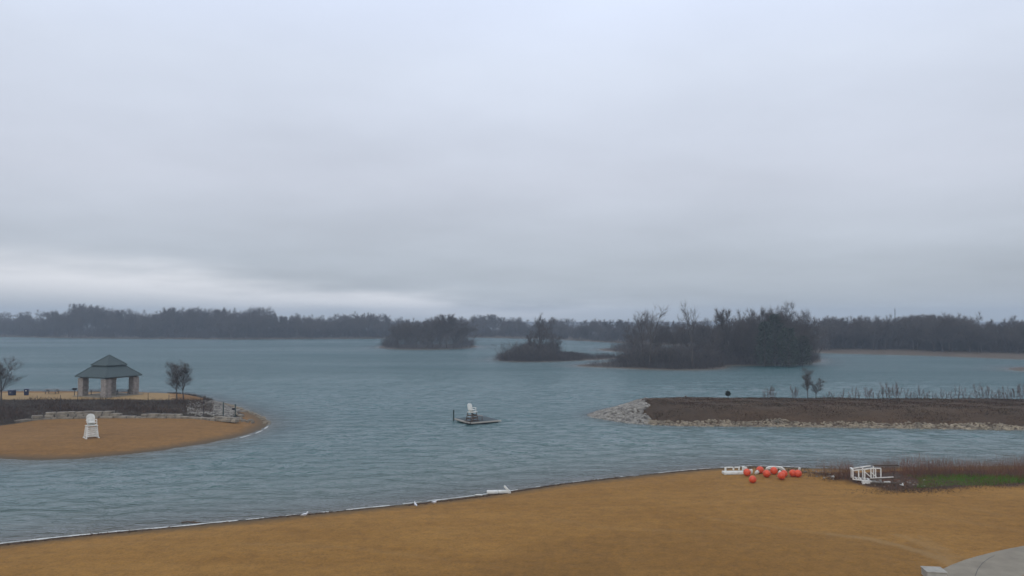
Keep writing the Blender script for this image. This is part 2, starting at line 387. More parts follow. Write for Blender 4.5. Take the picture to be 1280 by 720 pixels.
WV *= .10+.90*sstep(.05, 1.3, depth); WV *= .75+.35*np.clip(wob(X, Y, .045), -1, 1)
V = np.stack([X.ravel(), Y.ravel(), WV.ravel()], 1)[used]
me = np_mesh('water', V, q[:, ::-1], [M['water']], attrs={'opaque': opq.ravel()[used], 'calm': calm.ravel()[used]}, smooth_=True)
tag(link(bpy.data.objects.new('water', me)), kind='structure')

# ------------------------------------------------------------------ quads in bulk
def ribbons(base, dirs, length, width):
    """thin upright blades: one quad each, random facing, tapered"""
    n = len(base); d = dirs/np.linalg.norm(dirs, axis=1, keepdims=True)
    rnd = RNG.normal(size=(n, 3)); s = np.cross(d, rnd); s /= np.linalg.norm(s, axis=1, keepdims=True)+1e-9
    w = np.asarray(width).reshape(-1, 1)*np.ones((n, 1))/2; L = np.asarray(length).reshape(-1, 1)*np.ones((n, 1)); e = base+d*L
    V = np.stack([base-s*w, base+s*w, e+s*w*.45, e-s*w*.45], 1).reshape(-1, 3)
    return V, np.arange(4*n).reshape(-1, 4)
def tubes(a, b, r0, r1, n=4):
    k = len(a); d = b-a; d = d/(np.linalg.norm(d, axis=1, keepdims=True)+1e-9)
    ref = np.where(np.abs(d[:, 2:3]) > .9, np.array([[1., 0, 0]]), np.array([[0, 0, 1.]]))
    u = np.cross(d, ref); u /= np.linalg.norm(u, axis=1, keepdims=True); v = np.cross(d, u)
    V = []
    for p, r_ in ((a, r0), (b, r1)):
        for i in range(n):
            t = 2*math.pi*i/n; V.append(p+(u*math.cos(t)+v*math.sin(t))*r_[:, None])
    V = np.stack(V, 1).reshape(-1, 3); Fq = []
    for i in range(n): Fq.append(np.stack([np.arange(k)*2*n+i, np.arange(k)*2*n+(i+1) % n, np.arange(k)*2*n+n+(i+1) % n, np.arange(k)*2*n+n+i], 1))
    return V, np.stack(Fq, 1).reshape(-1, 4)
def cat(parts):
    V = []; Fq = []; b = 0
    for v, f in parts:
        V.append(v); Fq.append(f+b); b += len(v)
    return np.vstack(V), np.vstack(Fq)

# ------------------------------------------------------------------ bare trees (templates 10 m tall)
def grow_tree(seed, style):
    rr = random.Random(seed); big = []; small = []; tw = []
    def rv(s): return Vector((rr.gauss(0, s), rr.gauss(0, s), rr.gauss(0, s)))
    #            leaders, lean, side angle, side length, levels, twig count, first branch, up pull, leader radius
    prm = {'round': (4, .62, .80, .56, 3, 4, .14, .07, .15), 'upright': (3, .32, .65, .46, 3, 4, .16, .10, .13),
           'fine': (3, .38, .62, .46, 3, 2, .05, .08, .12), 'dead': (3, .40, .70, .42, 2, 1, .34, .14, .13), 'shrub': (9, .75, .65, .42, 2, 6, .10, .08, .05),
           'sapling': (3, .30, .5, .36, 2, 2, .2, .12, .04)}[style]
    nl, lean, ang, sl, ml, ntw, first, up, r0 = prm
    def branch(p, d, L, rad, lev):
        nseg = (9, 5, 3, 2)[lev]; step = L/nseg
        for i in range(nseg):
            t = (i+1)/nseg; d2 = (d+rv(.07+.05*lev)+Vector((0, 0, up*.35))).normalized(); q_ = p+d2*step
            ra, rb = rad*(1-i/nseg*.85), rad*(1-t*.85)
            (big if lev == 0 else small).append((p[:], q_[:], max(ra, .010), max(rb, .008)))
            if lev >= 1 or t > .6:
                for _ in range(ntw if lev >= ml-1 else max(1, ntw//2)):
                    b = p+(q_-p)*rr.random(); td = (d2+rv(.45)+Vector((0, 0, .2))).normalized()
                    tw.append((b[:], td[:], rr.uniform(.35, 1.15), rr.uniform(.010, .022)*{'shrub': 1.6, 'fine': .9, 'round': .85}.get(style, 1)))
            if lev < ml and t > (first if lev == 0 else .2):
                for _ in range(rr.choice((1, 2, 2, 3)) if lev == 0 else rr.choice((1, 1, 2))):
                    az = rr.uniform(0, 6.28); side = Vector((math.cos(az), math.sin(az), rr.uniform(-.3, .4))); side = (side-d2*side.dot(d2)).normalized()
                    a = ang*rr.uniform(.7, 1.3); nd = (d2*math.cos(a)+side*math.sin(a)+Vector((0, 0, up))).normalized()
                    branch(p+(q_-p)*rr.random(), nd, L*sl*rr.uniform(.65, 1.2)*(1.15-.6*t), rb*.55+.006, lev+1)
            p = q_; d = d2
    if style in ('shrub', 'sapling'):
        for k in range(nl):
            a = k*6.28/nl+rr.random(); rad = .5 if style == 'shrub' else .25
            branch(Vector((math.cos(a)*rad, math.sin(a)*rad, -.1)), Vector((math.cos(a)*lean, math.sin(a)*lean, 1)).normalized(), 10*rr.uniform(.55, 1.05), r0, 0 if style == 'sapling' else 1)
    else:
        hf = {'fine': 2.6, 'round': 1.9, 'upright': 2.4, 'dead': 4.2}[style]
        p = Vector((0, 0, -.3)); q_ = Vector((rr.gauss(0, .1), rr.gauss(0, .1), hf)); big.append((p[:], q_[:], r0*1.5, r0*1.1))
        off = rr.random()*6.28
        for k in range(nl):
            az = off+6.28*k/nl+rr.uniform(-.3, .3); le = lean*rr.uniform(.6, 1.2)
            branch(q_, Vector((math.cos(az)*le, math.sin(az)*le, 1)).normalized(), (10-hf)*rr.uniform(.8, 1.05), r0*.8, 0)
    def T(seg, n):
        a = np.array([s[0] for s in seg]); b = np.array([s[1] for s in seg]); return tubes(a, b, np.array([s[2] for s in seg]), np.array([s[3] for s in seg]), n)
    if not big: big = small[:12]; small = small[12:]
    tv = T(big, 6); cv = [T(small, 3)]
    cv.append(ribbons(np.array([t[0] for t in tw]), np.array([t[1] for t in tw]), np.array([t[2] for t in tw]), np.array([t[3] for t in tw])))
    cv = cat(cv); top = max(tv[0][:, 2].max(), np.percentile(cv[0][:, 2], 99.8)); s = 10/top
    return (tv[0]*s, tv[1]), (cv[0]*s, cv[1])
TPL = {}
for st, k in (('fine', 3), ('round', 4), ('upright', 3), ('dead', 3), ('shrub', 4), ('sapling', 5)):
    for i in range(k): TPL[st, i] = grow_tree(100*i+len(st)*7+3, st)
NV = {'fine': 3, 'round': 4, 'upright': 3, 'dead': 3,  'shrub': 4, 'sapling': 5}
MESH = {}
def tree_meshes(st, i, tw='twig'):
    if (st, i, tw) not in MESH:
        t, c = TPL[st, i]
        w = cat([t, c]); mi = np.r_[np.zeros(len(t[1])), np.ones(len(c[1]))]
        MESH[st, i, tw] = (np_mesh('trunk', t[0], t[1], [M['bark']]), np_mesh('crown', c[0], c[1], [M[tw]]), np_mesh('bare_tree', w[0], w[1], [M['bark'], M[tw]], mi))
    return MESH[st, i, tw]
def put_tree(x, y, z, h, st, label, group, parts=True, wide=1.0, var=None, tw='twig', name=None, cat_='tree'):
    i = random.randrange(NV[st]) if var is None else var
    tm, cm, wm = tree_meshes(st, i, tw); s = h/10
    name = name or ('shrub' if st == 'shrub' else 'bare_tree')
    if parts:
        o = bpy.data.objects.new(name, None); o.empty_display_size = .3; link(o)
        link(bpy.data.objects.new('trunk' if st != 'shrub' else 'stem', tm), o); link(bpy.data.objects.new('crown' if st != 'shrub' else 'foliage', cm), o)
    else: o = link(bpy.data.objects.new(name, wm))
    o.location = (x, y, z-.05); o.scale = (s*wide, s*wide, s); o.rotation_euler = (0, 0, random.uniform(0, 6.28))
    return tag(o, label, cat_, group)
def topz(d, ypx):  # height above the water of what reaches picture line ypx at distance d
    return CAMH+(400-ypx)*d/1000.0

fx = np.array([a for a, b in far_edge], float); fr_ = np.array([P(a, b)[1] for a, b in far_edge])
def shore_y(px): return np.interp(px, fx, fr_)
tops = [(-200, 392), (-60, 392), (0, 391), (15, 396), (30, 389), (45, 396), (58, 390), (80, 386), (100, 380), (118, 382), (135, 385), (150, 389), (170, 387), (185, 391), (200, 387), (230, 384), (255, 387), (268, 386), (290, 386), (303, 391), (315, 385), (330, 388), (345, 395), (370, 394), (395, 395), (420, 395), (455, 392),
        (490, 393), (500, 396), (560, 397), (620, 395), (680, 396.5), (720, 398), (790, 398), (850, 398), (900, 398), (1000, 398), (1030, 398), (1060, 399), (1090, 398), (1140, 397), (1165, 395.5), (1180, 395), (1208, 394.5), (1216, 399), (1240, 401.5), (1252, 401.5), (1262, 398), (1285, 399), (1350, 398), (1500, 396)]
tx = np.array([a for a, b in tops]); ty = np.array([b for a, b in tops])
sections = [(-70, 200, 'bare tree in the hazy wood on the far shore at the left edge', 'trees of the far left wood'),
            (200, 340, 'bare tree in the rounded clumps on the far shore beyond the pavilion trees', 'trees of the far rounded clumps'),
            (340, 480, 'bare tree in the low wood on the far shore left of the small wooded island', 'trees of the low far wood'),
            (480, 800, 'bare tree in the far wood behind the two smaller wooded islands', 'trees of the wood behind the islands'),
            (800, 1030, 'bare tree on the far shore behind the large wooded island', 'trees behind the large island'),
            (1030, 1212, 'bare tree in the wood on the right shore beyond the long spit', 'trees of the right shore wood'),
            (1212, 1350, 'low bare tree at the right end of the right shore wood', 'trees at the end of the right wood')]
counts = [60, 34, 34, 58, 14, 56, 22]
for (a, b, lab, grp), n in zip(sections, counts):
    for k in range(n):
        px = a+(b-a)*(k+random.random())/n; off = random.choice((22, 30, 40, 52))+random.uniform(-5, 5)
        if px < 800: off -= 12
        d = shore_y(px)+off; x = (px-640)/1000*d
        t = np.interp(px, tx, ty)+random.choice((-1.5, 0, 1, 3, 5, 8))
        hh = topz(d, t)-.8
        st = random.choice(('round', 'round', 'round', 'upright'))
        put_tree(x, d, float(H(np.array([x]), np.array([d]))[0]), hh, st, lab, grp, parts=False, wide=random.uniform(.75, 1.1))

# undergrowth: shrubs merged, far-off thickets nobody could count
def thicket(name, label, pts, hs, mat, st='shrub', wide=1.3):
    parts = []
    for (x, y), h in zip(pts, hs):
        t, c = TPL[st, random.randrange(NV[st])]; a = random.uniform(0, 6.28); ca, sa = math.cos(a), math.sin(a); s = h/10
        z = float(H(np.array([x]), np.array([y]))[0])
        for v, f in (t, c):
            w = np.stack([(v[:, 0]*ca-v[:, 1]*sa)*s*wide+x, (v[:, 0]*sa+v[:, 1]*ca)*s*wide+y, v[:, 2]*s+z-.1], 1); parts.append((w, f))
    V, Fq = cat(parts)
    return tag(link(bpy.data.objects.new(name, np_mesh(name, V, Fq, [mat]))), label, 'thicket', kind='stuff')
def bulk_twigs(name, label, X, Y, Z0, top, n_per, wid, mat, cat_='undergrowth', lean=.35, ln=(1.2, 3.5)):
    """dense low growth: thin upright stems from the ground to the given height"""
    k = len(X)*n_per; X = np.repeat(X, n_per)+RNG.normal(0, 1.3, k); Y = np.repeat(Y, n_per)+RNG.normal(0, 1.5, k)
    top = np.repeat(top, n_per); u = RNG.random(k)**.8
    L = RNG.uniform(ln[0], ln[1], k); Z = np.repeat(Z0, n_per)+u*np.maximum(top-L*.8, .1)
    D = np.stack([RNG.normal(0, lean, k), RNG.normal(0, lean, k), np.ones(k)], 1)
    V, Fq = ribbons(np.stack([X, Y, Z], 1), D, L, RNG.uniform(wid*.6, wid*1.4, k))
    return tag(link(bpy.data.objects.new(name, np_mesh(name, V, Fq, [mat]))), label, cat_, kind='stuff')
def shore_under(name, label, a, b, n, n_per, frac=.72, wid=.14):
    px = RNG.uniform(a, b, n); off = RNG.uniform(8, 45, n)+np.where(px > 1030, 14, 0); d = shore_y(px)+off; x = (px-640)/1000*d
    t = np.interp(px, tx, ty); top = (CAMH+(400-t)*d/1000-1)*frac*RNG.uniform(.3, 1.0, n)*(.85+.25*np.sin(px*.09)+.15*np.sin(px*.31+1))
    bulk_twigs(name, label, x, d, H(x, d), np.maximum(top, 2), n_per, wid, M['thicket'])
shore_under('far_undergrowth', 'hazy grey thicket filling the wood along the far left shore', -160, 480, 1300, 60)
shore_under('far_undergrowth', 'grey thicket under the far wood behind the wooded islands', 480, 1010, 900, 60)
shore_under('far_undergrowth', 'dark thicket under the wood on the right shore', 1025, 1450, 1000, 60, .8, .10)

# wooded islands: trees one by one, thickets below
def isl(px, ypx, z=.6): p = P(px, ypx, z); return p[0], p[1]
def isl_trees(lst, lab, grp, **kw):
    for px, base, top, st, wd in lst:
        x, y = isl(px, base); z = float(H(np.array([x]), np.array([y]))[0])
        put_tree(x, y, z, topz(y, top)-z, st, lab, grp, wide=wd, **kw)
isl_trees([(484, 434, 409, 'shrub', .8), (497, 434.5, 402, 'round', .8), (508, 434, 399, 'round', .9), (520, 434.5, 400, 'round', .9), (531, 434, 398, 'round', .9), (541, 434.5, 396, 'round', .9), (550, 434, 393, 'round', 1.0), (558, 434.5, 392, 'upright', 1.1), (568, 434, 395, 'round', 1.0), (577, 434, 399, 'round', .9), (585, 433.5, 405, 'shrub', .9), (527, 435, 404, 'shrub', 1.1), (545, 435, 402, 'shrub', 1.1), (565, 435, 406, 'shrub', 1.1)],
          'bare tree in the dark clump on the small island in front of the far shore', 'trees on the small far island')
isl_trees([(675, 447, 392, 'fine', .8), (683, 447, 403, 'dead', .9), (690, 447.5, 412, 'fine', .8), (664, 447, 412, 'fine', .9), (696, 447, 419, 'fine', 1.0)],
          'thin bare tree standing on the low island in the middle of the lake', 'trees on the low middle island')
isl_trees([(628, 449, 431, 'shrub', 1.2), (636, 449, 425, 'shrub', 1.1), (645, 449.5, 424, 'shrub', 1.2), (654, 449, 423, 'shrub', 1.2), (664, 449.5, 427, 'shrub', 1.3), (674, 449, 428, 'shrub', 1.3), (684, 449, 431, 'shrub', 1.3), (693, 449, 434, 'shrub', 1.2), (702, 449, 437, 'shrub', 1.3), (712, 449, 441, 'shrub', 1.5), (724, 448.5, 444, 'shrub', 1.8)],
          'leafless shrub on the low island in the middle of the lake', 'shrubs on the low middle island', cat_='shrub')
C1 = 'trees on the large island'
for px, base, top, st, wd, lab in [
    (866, 457, 375, 'dead', .75, 'tallest thin bare tree with a forked top on the large wooded island'),
    (812, 456, 380, 'dead', 1.15, 'broad forked dead tree at the left end of the large wooded island'),
    (803, 455, 386, 'dead', .8, 'slim dead tree just left of the broad forked one on the large island'),
    (852, 455, 392, 'dead', .5, 'short pale dead tree between the two tallest on the large island'),
    (908, 452, 385, 'upright', .7, 'narrow bare tree right of the tallest on the large island'),
    (932, 452, 386, 'round', .8, 'round topped bare tree in the middle of the large island'),
    (945, 451, 388, 'round', .8, 'second round topped bare tree left of the dark evergreens'),
    (982, 452, 378, 'round', .85, 'biggest spreading bare tree at the right of the large island'),
    (963, 452, 384, 'upright', .8, 'upright bare tree in front of the evergreens on the large island'),
    (1000, 452, 387, 'round', .8, 'bare tree leaning over the right end of the large island'),
    (1012, 451, 396, 'round', .75, 'last bare tree on the right tip of the large island')]:
    x, y = isl(px, base, 1); z = float(H(np.array([x]), np.array([y]))[0])
    put_tree(x, y, z, topz(y, top)-z, st, lab, C1, wide=wd)
isl_trees([(792, 457, 428, 'shrub', 1.1), (801, 457, 421, 'shrub', 1.1), (812, 457, 416, 'shrub', 1.1), (824, 457.5, 414, 'shrub', 1.1), (835, 457, 418, 'shrub', 1.1), (846, 457.5, 422, 'shrub', 1.1), (857, 457, 420, 'shrub', 1.1), (868, 457.5, 428, 'shrub', 1.1), (880, 456.5, 418, 'shrub', 1.1), (892, 453, 412, 'shrub', 1.0), (904, 453, 409, 'shrub', 1.0), (916, 453, 408, 'round', .8), (928, 453.5, 414, 'shrub', 1.0),
           (940, 454, 408, 'round', .8), (952, 453.5, 404, 'round', .8), (966, 454, 402, 'round', .8), (978, 453.5, 404, 'shrub', 1.0), (990, 454, 400, 'round', .8), (1002, 453.5, 404, 'shrub', 1.0), (1012, 453, 410, 'shrub', .9), (840, 451, 401, 'round', .8), (822, 451, 402, 'round', .8), (884, 451, 402, 'round', .8), (862, 451, 403, 'round', .8), (900, 451, 404, 'round', .8), (796, 452, 405, 'round', .7)],
          'bushy leafless growth crowded on the large wooded island', 'bushes crowded on the large island', cat_='shrub')
isl_trees([(777, 438, 428, 'shrub', 1.2), (788, 438, 424, 'shrub', 1.1), (799, 438, 420, 'shrub', 1.1), (772, 438.5, 431, 'shrub', 1.5)],
          'leafless bush on the brown point behind the large island', 'bushes on the point behind the large island', cat_='shrub')
def under_isl(name, label, pg, ins, n, n_per, h0, h1, wid, seed=None, xr=None):
    x0, y0 = pg.min(0); x1, y1 = pg.max(0); X = RNG.uniform(x0, x1, n*6); Y = RNG.uniform(y0, y1, n*6); s = sdist(pg, X, Y)
    k = s > ins
    if xr: k &= (X/Y*1000+640 > xr[0]) & (X/Y*1000+640 < xr[1])
    X, Y, s = X[k][:n], Y[k][:n], s[k][:n]
    top = (h0+(h1-h0)*np.clip((s-ins)/8, 0, 1))*RNG.uniform(.5, 1.05, len(X))
    bulk_twigs(name, label, X, Y, H(X, Y)-.1, top, n_per, wid, M['thicket'], lean=.5, ln=(.5, 2.0))
under_isl('island_undergrowth', 'dark thicket covering the small island before the far shore', islA, 2, 260, 60, 3, 11, .09)
under_isl('island_undergrowth', 'brown undergrowth on the low island in the middle of the lake', islB, .8, 520, 45, 1.6, 6.2, .05, xr=(600, 695))
under_isl('island_undergrowth', 'thin brown brush right of the trees on the middle island', islB, 1.0, 120, 40, .8, 2.2, .05, xr=(690, 725))
under_isl('island_undergrowth', 'low brown weeds on the tail of the middle island', islB, .8, 120, 30, .5, .9, .05, xr=(700, 800))
under_isl('island_undergrowth', 'dark tangled undergrowth on the left part of the large island', islC, 2.5, 420, 55, 1.2, 5, .07, xr=(775, 885))
under_isl('island_undergrowth', 'dense dark thicket on the right part of the large island', islC, 2.2, 520, 70, 2.5, 11, .08, xr=(880, 1035))
under_isl('island_undergrowth', 'brown weeds on the low front point of the large island', islC, 1, 240, 30, .5, 1.0, .05, xr=(720, 900))
under_isl('island_undergrowth', 'dark brush on the brown point behind the large island', islD, 1.5, 90, 40, 1.5, 4, .08, xr=(768, 840))
# evergreens in the right part of the large island
def evergreen(px, base, top, wd, lab):
    x, y = isl(px, base, 1); z = float(H(np.array([x]), np.array([y]))[0]); h = topz(y, top)-z
    o = empty('evergreen_tree', (x, y, z)); tag(o, lab, 'tree', 'evergreens on the large island')
    MB().tube((0, 0, -.3), (0, 0, h*.8), .22, .05, 7).build('trunk', M['bark'], o)
    n = 1700; u = RNG.random(n)**.8; a = RNG.uniform(0, 6.28, n); zz = h*(.08+.9*u)
    lob = 1+.28*np.sin(a*3+px)+.2*np.sin(zz*1.7+a*2)
    rad = wd*lob*np.sqrt(np.clip(1-((zz/h-.42)/.6)**2, 0, 1))*RNG.random(n)**.45
    B = np.stack([rad*np.cos(a), rad*np.sin(a), zz], 1); D = np.stack([np.cos(a), np.sin(a), RNG.normal(.3, .5, n)], 1)
    V, Fq = ribbons(B, D+RNG.normal(0, .4, (n, 3)), RNG.uniform(.4, .9, n), RNG.uniform(.15, .3, n))
    link(bpy.data.objects.new('crown', np_mesh('crown', V, Fq, [M['evergreen']])), o)
evergreen(969, 453, 392, 2.3, 'tall dark evergreen left of the biggest bare tree on the large island')
evergreen(956, 454, 402, 2.1, 'lower dark evergreen at the left of the evergreen clump')
evergreen(986, 454.5, 410, 2.6, 'squat dark evergreen close to the shore under the biggest bare tree')
evergreen(1003, 453, 420, 2.2, 'low dark evergreen nearest the right tip of the large island')

# ------------------------------------------------------------------ trees on the pavilion island
for px, base, top, st, wd, v, lab in [(1, 503, 446, 'fine', 1.3, 0, 'bare tree cut by the left edge of the photo, beside the blue bins'),
                                    (221, 499.5, 452, 'fine', 1.1, 1, 'left one of the two small bare trees right of the pavilion'),
                                    (229.5, 499, 451, 'fine', 1.1, 2, 'right one of the two small bare trees right of the pavilion')]:
    g = G(px, base); put_tree(g[0], g[1], g[2], (base-top)*(g[1]/1000), st, lab, 'bare trees by the pavilion', wide=wd, var=v, tw='twig')
# spit trees and saplings
for px, base, top, st, wd, lab in [(1010, 497.5, 458, 'fine', .85, 'taller of the two small bare trees on the spit ridge'),
                                   (1020.5, 497.5, 471, 'fine', 1.2, 'shorter bushy bare tree beside the taller one on the spit ridge')]:
    g = G(px, base+1.5); put_tree(g[0], g[1], g[2], (base-top)*(g[1]/1000), st, lab, 'small trees on the spit', wide=wd, var=1)
random.seed(21)
sap = [960, 967, 995, 1030, 1062, 1091, 1113, 1138, 1160, 1178, 1197, 1205, 1221, 1248, 1260, 963, 955, 992, 1035, 1041, 1048, 1053, 1068, 1074, 1083, 1087, 1098, 1104, 1109, 1119, 1124, 1133, 1143, 1147, 1151, 1156, 1167, 1171, 1184, 1190, 1212, 1228, 1234, 1240, 1244, 1251, 1257, 1264, 1270, 1277, 1284]
for px in sap:
    g = G(px, 499+random.uniform(0, 1.2)+(px > 1150)*(px-1150)*.02); ht = random.uniform(9, 22)*(1.15 if px > 1080 else .9)
    put_tree(g[0], g[1], g[2]-.1, ht*g[1]/1000, 'sapling', 'thin bare sapling standing along the ridge of the long spit', 'saplings along the spit ridge', wide=.75, tw='twigred', name='sapling', cat_='sapling')
g = G(910, 498); o = empty('round_bush', g); tag(o, 'small round dark bush standing alone on the spit ridge', 'bush')
n = 1500; D = RNG.normal(size=(n, 3)); D /= np.linalg.norm(D, axis=1, keepdims=True); B = D*RNG.uniform(.1, .36, (n, 1))+[0, 0, .75]
V, Fq = ribbons(B, D, .12, .06); link(bpy.data.objects.new('foliage', np_mesh('foliage', V, Fq, [M['evergreen']])), o)
MB().tube((0, 0, -.1), (0, 0, .7), .035, .02, 6).build('stem', M['bark'], o)
g = G(857, 498); tag(MB().tube((0, 0, -.1), (0, 0, .32), .11, .09, 9).box((0, 0, .36), (.30, .26, .10)).build('stump', M['darkwood']), 'short dark stump on the spit ridge left of the round bush', 'stump').location = g

# ------------------------------------------------------------------ ground cover stuff
def in_poly(pg, n):
    x0, y0 = pg.min(0); x1, y1 = pg.max(0); X = RNG.uniform(x0, x1, n*5); Y = RNG.uniform(y0, y1, n*5); return X, Y
def cover(name, label, cat_, X, Y, hmin, hmax, w0, w1, mat, lean=.4, clump=.6):
    n = len(X); cl = np.clip(1+clump*wob(X*1.0, Y*1.0, .8), .35, 1.8)
    L = RNG.uniform(hmin, hmax, n)*cl
    D = np.stack([RNG.normal(0, lean, n), RNG.normal(0, lean, n), np.ones(n)], 1)
    V, Fq = ribbons(np.stack([X, Y, H(X, Y)-.03], 1), D, L, RNG.uniform(w0, w1, n))
    return tag(link(bpy.data.objects.new(name, np_mesh(name, V, Fq, [mat]))), label, cat_, kind='stuff')
X = RNG.uniform(12, 110, 420000); Y = RNG.uniform(95, 150, 420000); s = sdist(spit_pg, X, Y)
xp = X/Y*1000+640; k = (s > 1.3+.8*wob(X, Y, .9)) & (xp > 795+14*wob(X, Y, .5)) & (xp < 1400); X, Y = X[k][:110000], Y[k][:110000]
cover('bank_weeds', 'red-brown dead weeds covering the long spit', 'dead weeds', X, Y, .05, .24, .02, .07, M['brownveg'], 1.3, .8)
X = RNG.uniform(-140, -35, 400000); Y = RNG.uniform(95, 160, 400000)
k = (sdist(isle_slope, X, Y) > -.5) & (sdist(isle_up, X, Y) < -1.1) & (sdist(isle_pg, X, Y) > 2) & (X/Y*1000+640 < 268) & ((X/Y*1000+640 > 212) | (Y < 131)) & (Y < 150); X, Y = X[k][:60000], Y[k][:60000]
cover('slope_brush', 'dark brown brush covering the slope below the pavilion', 'brush', X, Y, .12, .55, .02, .06, M['darkveg'], .5, .95)
X = RNG.uniform(20, 75, 300000); Y = RNG.uniform(55, 85, 300000); sv = sdist(veg_pg, X, Y); pxx = X/Y*1000+640
hz = H(X, Y); py = 400+(CAMH-hz)/Y*1000
k = (sv > .1) & (sdist(main_pg, X, Y) > .4) & (pxx < 1400)
nochair = ~((pxx > 1062) & (pxx < 1122) & (py > 589)); ka = k & nochair & (py < 597+4*wob(X, Y, .7)); kb = k & (py > 592) & (pxx > 1130+30*wob(X, Y, .5)) & (sv > .5+.3*wob(X, Y, 1.3))
cover('tall_dead_weeds', 'tall reddish dead weeds along the water at the right of the beach', 'dead weeds', X[ka][:8500], Y[ka][:8500], .35, 1.35, .006, .018, M['redveg'], .2, .5)
cover('dead_litter', 'low dark brown plant litter at the foot of the tall weeds', 'plant litter', X[k][:22000], Y[k][:22000], .04, .18, .01, .04, M['redveg'], 1.0)
cover('grass', 'strip of green grass between the weeds and the sand at the right', 'grass', X[kb][:45000], Y[kb][:45000], .08, .24, .01, .035, M['grass'], .5)
# darker seed heads: dead bushes in the weeds
for i, (px, b, t) in enumerate([(1057, 596, 580), (1066, 596, 577), (1100, 597, 571), (1114, 597, 568), (1143, 597, 575), (1152, 597, 575), (1168, 597, 569), (1185, 597, 575), (1213, 597, 575), (1228, 597, 578), (1266, 597, 577), (1280, 597, 579)]):
    g = G(px, b); put_tree(g[0], g[1], g[2], (b-t)*g[1]/1000, 'shrub', 'leafless dark shrub rising above the reddish weeds at the right', 'shrubs in the beach weeds', wide=.75, tw='twigred', cat_='shrub')
for px, b, t, w, lab in [(131, 506, 496, 1.6, 'dark leafless bush in front of the middle pavilion pillar'), (18, 510, 500, 2.2, 'dark leafless bush on the slope below the blue bins'), (45, 508, 500, 2.2, 'dark leafless bush on the slope below the picnic table'), (205, 504, 494, 2.2, 'dark spreading bush on the slope left of the two small trees'), (228, 504, 496, 2.2, 'low dark bush at the foot of the two small trees')]:
    g = G(px, b); put_tree(g[0], g[1], g[2], (b-t)*g[1]/1000, 'shrub', lab, 'bushes on the pavilion slope', wide=w, cat_='bush')

# rocks
def rock_mesh(k, base=None):
    bpy_v = []; 
    t = (1+5**.5)/2
    v = np.array([(-1, t, 0), (1, t, 0), (-1, -t, 0), (1, -t, 0), (0, -1, t), (0, 1, t), (0, -1, -t), (0, 1, -t), (t, 0, -1), (t, 0, 1), (-t, 0, -1), (-t, 0, 1)])/1.9
    f = np.array([(0, 11, 5), (0, 5, 1), (0, 1, 7), (0, 7, 10), (0, 10, 11), (1, 5, 9), (5, 11, 4), (11, 10, 2), (10, 7, 6), (7, 1, 8), (3, 9, 4), (3, 4, 2), (3, 2, 6), (3, 6, 8), (3, 8, 9), (4, 9, 5), (2, 4, 11), (6, 2, 10), (8, 6, 7), (9, 8, 1)])
    return v, f
RV, RF = rock_mesh(0)
def rocks(name, label, X, Y, s0, s1, mat, flat=.7, kind='stuff', cat_='riprap', zoff=0):
    n = len(X); S = (RNG.uniform(0, 1, n)**2.2*(s1-s0)+s0)/2
    V = RV[None]*RNG.uniform(.7, 1.25, (n, 12, 3))*S[:, None, None]*np.array([1.15, 1, flat]); a = RNG.uniform(0, 6.28, n)
    ca, sa = np.cos(a)[:, None], np.sin(a)[:, None]
    W = np.stack([V[..., 0]*ca-V[..., 1]*sa+X[:, None], V[..., 0]*sa+V[..., 1]*ca+Y[:, None], V[..., 2]+(np.maximum(H(X, Y), -.25)+S*.2*flat+zoff)[:, None]], -1).reshape(-1, 3)
    Fq = (RF[None]+np.arange(n)[:, None, None]*12).reshape(-1, 3)
    return tag(link(bpy.data.objects.new(name, np_mesh(name, W, Fq, [mat]))), label, cat_, kind=kind)
X = RNG.uniform(8, 110, 200000); Y = RNG.uniform(90, 145, 200000); s = sdist(spit_pg, X, Y); xp = X/Y*1000+640
k = (s > -.4) & (s < 9) & (xp < 806+8*wob(X, Y, .7)+6*(Y < 112)); rocks('riprap', 'pale grey riprap piled on the tip of the long spit', X[k][:5500], Y[k][:5500], .12, .6, M['riprap'])
k = (s > -.5) & (s < 1.7+.6*wob(X, Y, 1.1)) & (xp >= 805) & (xp < 1450) & (Y < 118); rocks('riprap', 'tan rock rubble lining the near waterline of the spit', X[k][:3600], Y[k][:3600], .14, .45, M['rubble'])
X = RNG.uniform(-75, -30, 60000); Y = RNG.uniform(95, 150, 60000); xp = X/Y*1000+640; s = sdist(isle_pg, X, Y)
k = (s > .8) & (xp > 236) & (xp < 318) & ((sdist(isle_slope, X, Y) > 0) | (Y > 122)) & (sdist(isle_up, X, Y) < -2); rocks('riprap', 'pale broken stone between the dark brush and the two poles on the island', X[k][:3800], Y[k][:3800], .08, .38, M['riprap'], .6)
k = (s > -.3) & (s < .7) & (xp > 250) & (Y > 108); rocks('riprap', 'small dark stones lining the back waterline of the pavilion island', X[k][:500], Y[k][:500], .12, .35, M['rubble'], .6)
# individual ledge stones at the end of the wall
blk = [(299, 524.5, .9), (304, 527, .7), (309, 528, .6), (313, 526.5, .8), (316, 529, .5), (301, 520.5, 1.1), (294, 518.5, .8)]
for i, (px, py_, s_) in enumerate(blk):
    g = G(px, py_); mb = MB().box((0, 0, .13), (s_, s_*.6, .3), tap=.88); o = mb.build('boulder', M['limestone'], bev=.05); o.location = g; o.rotation_euler = (0, 0, i*1.1)
    tag(o, 'loose tan block of stone at the right end of the retaining wall', 'boulder', 'loose blocks at the wall end')
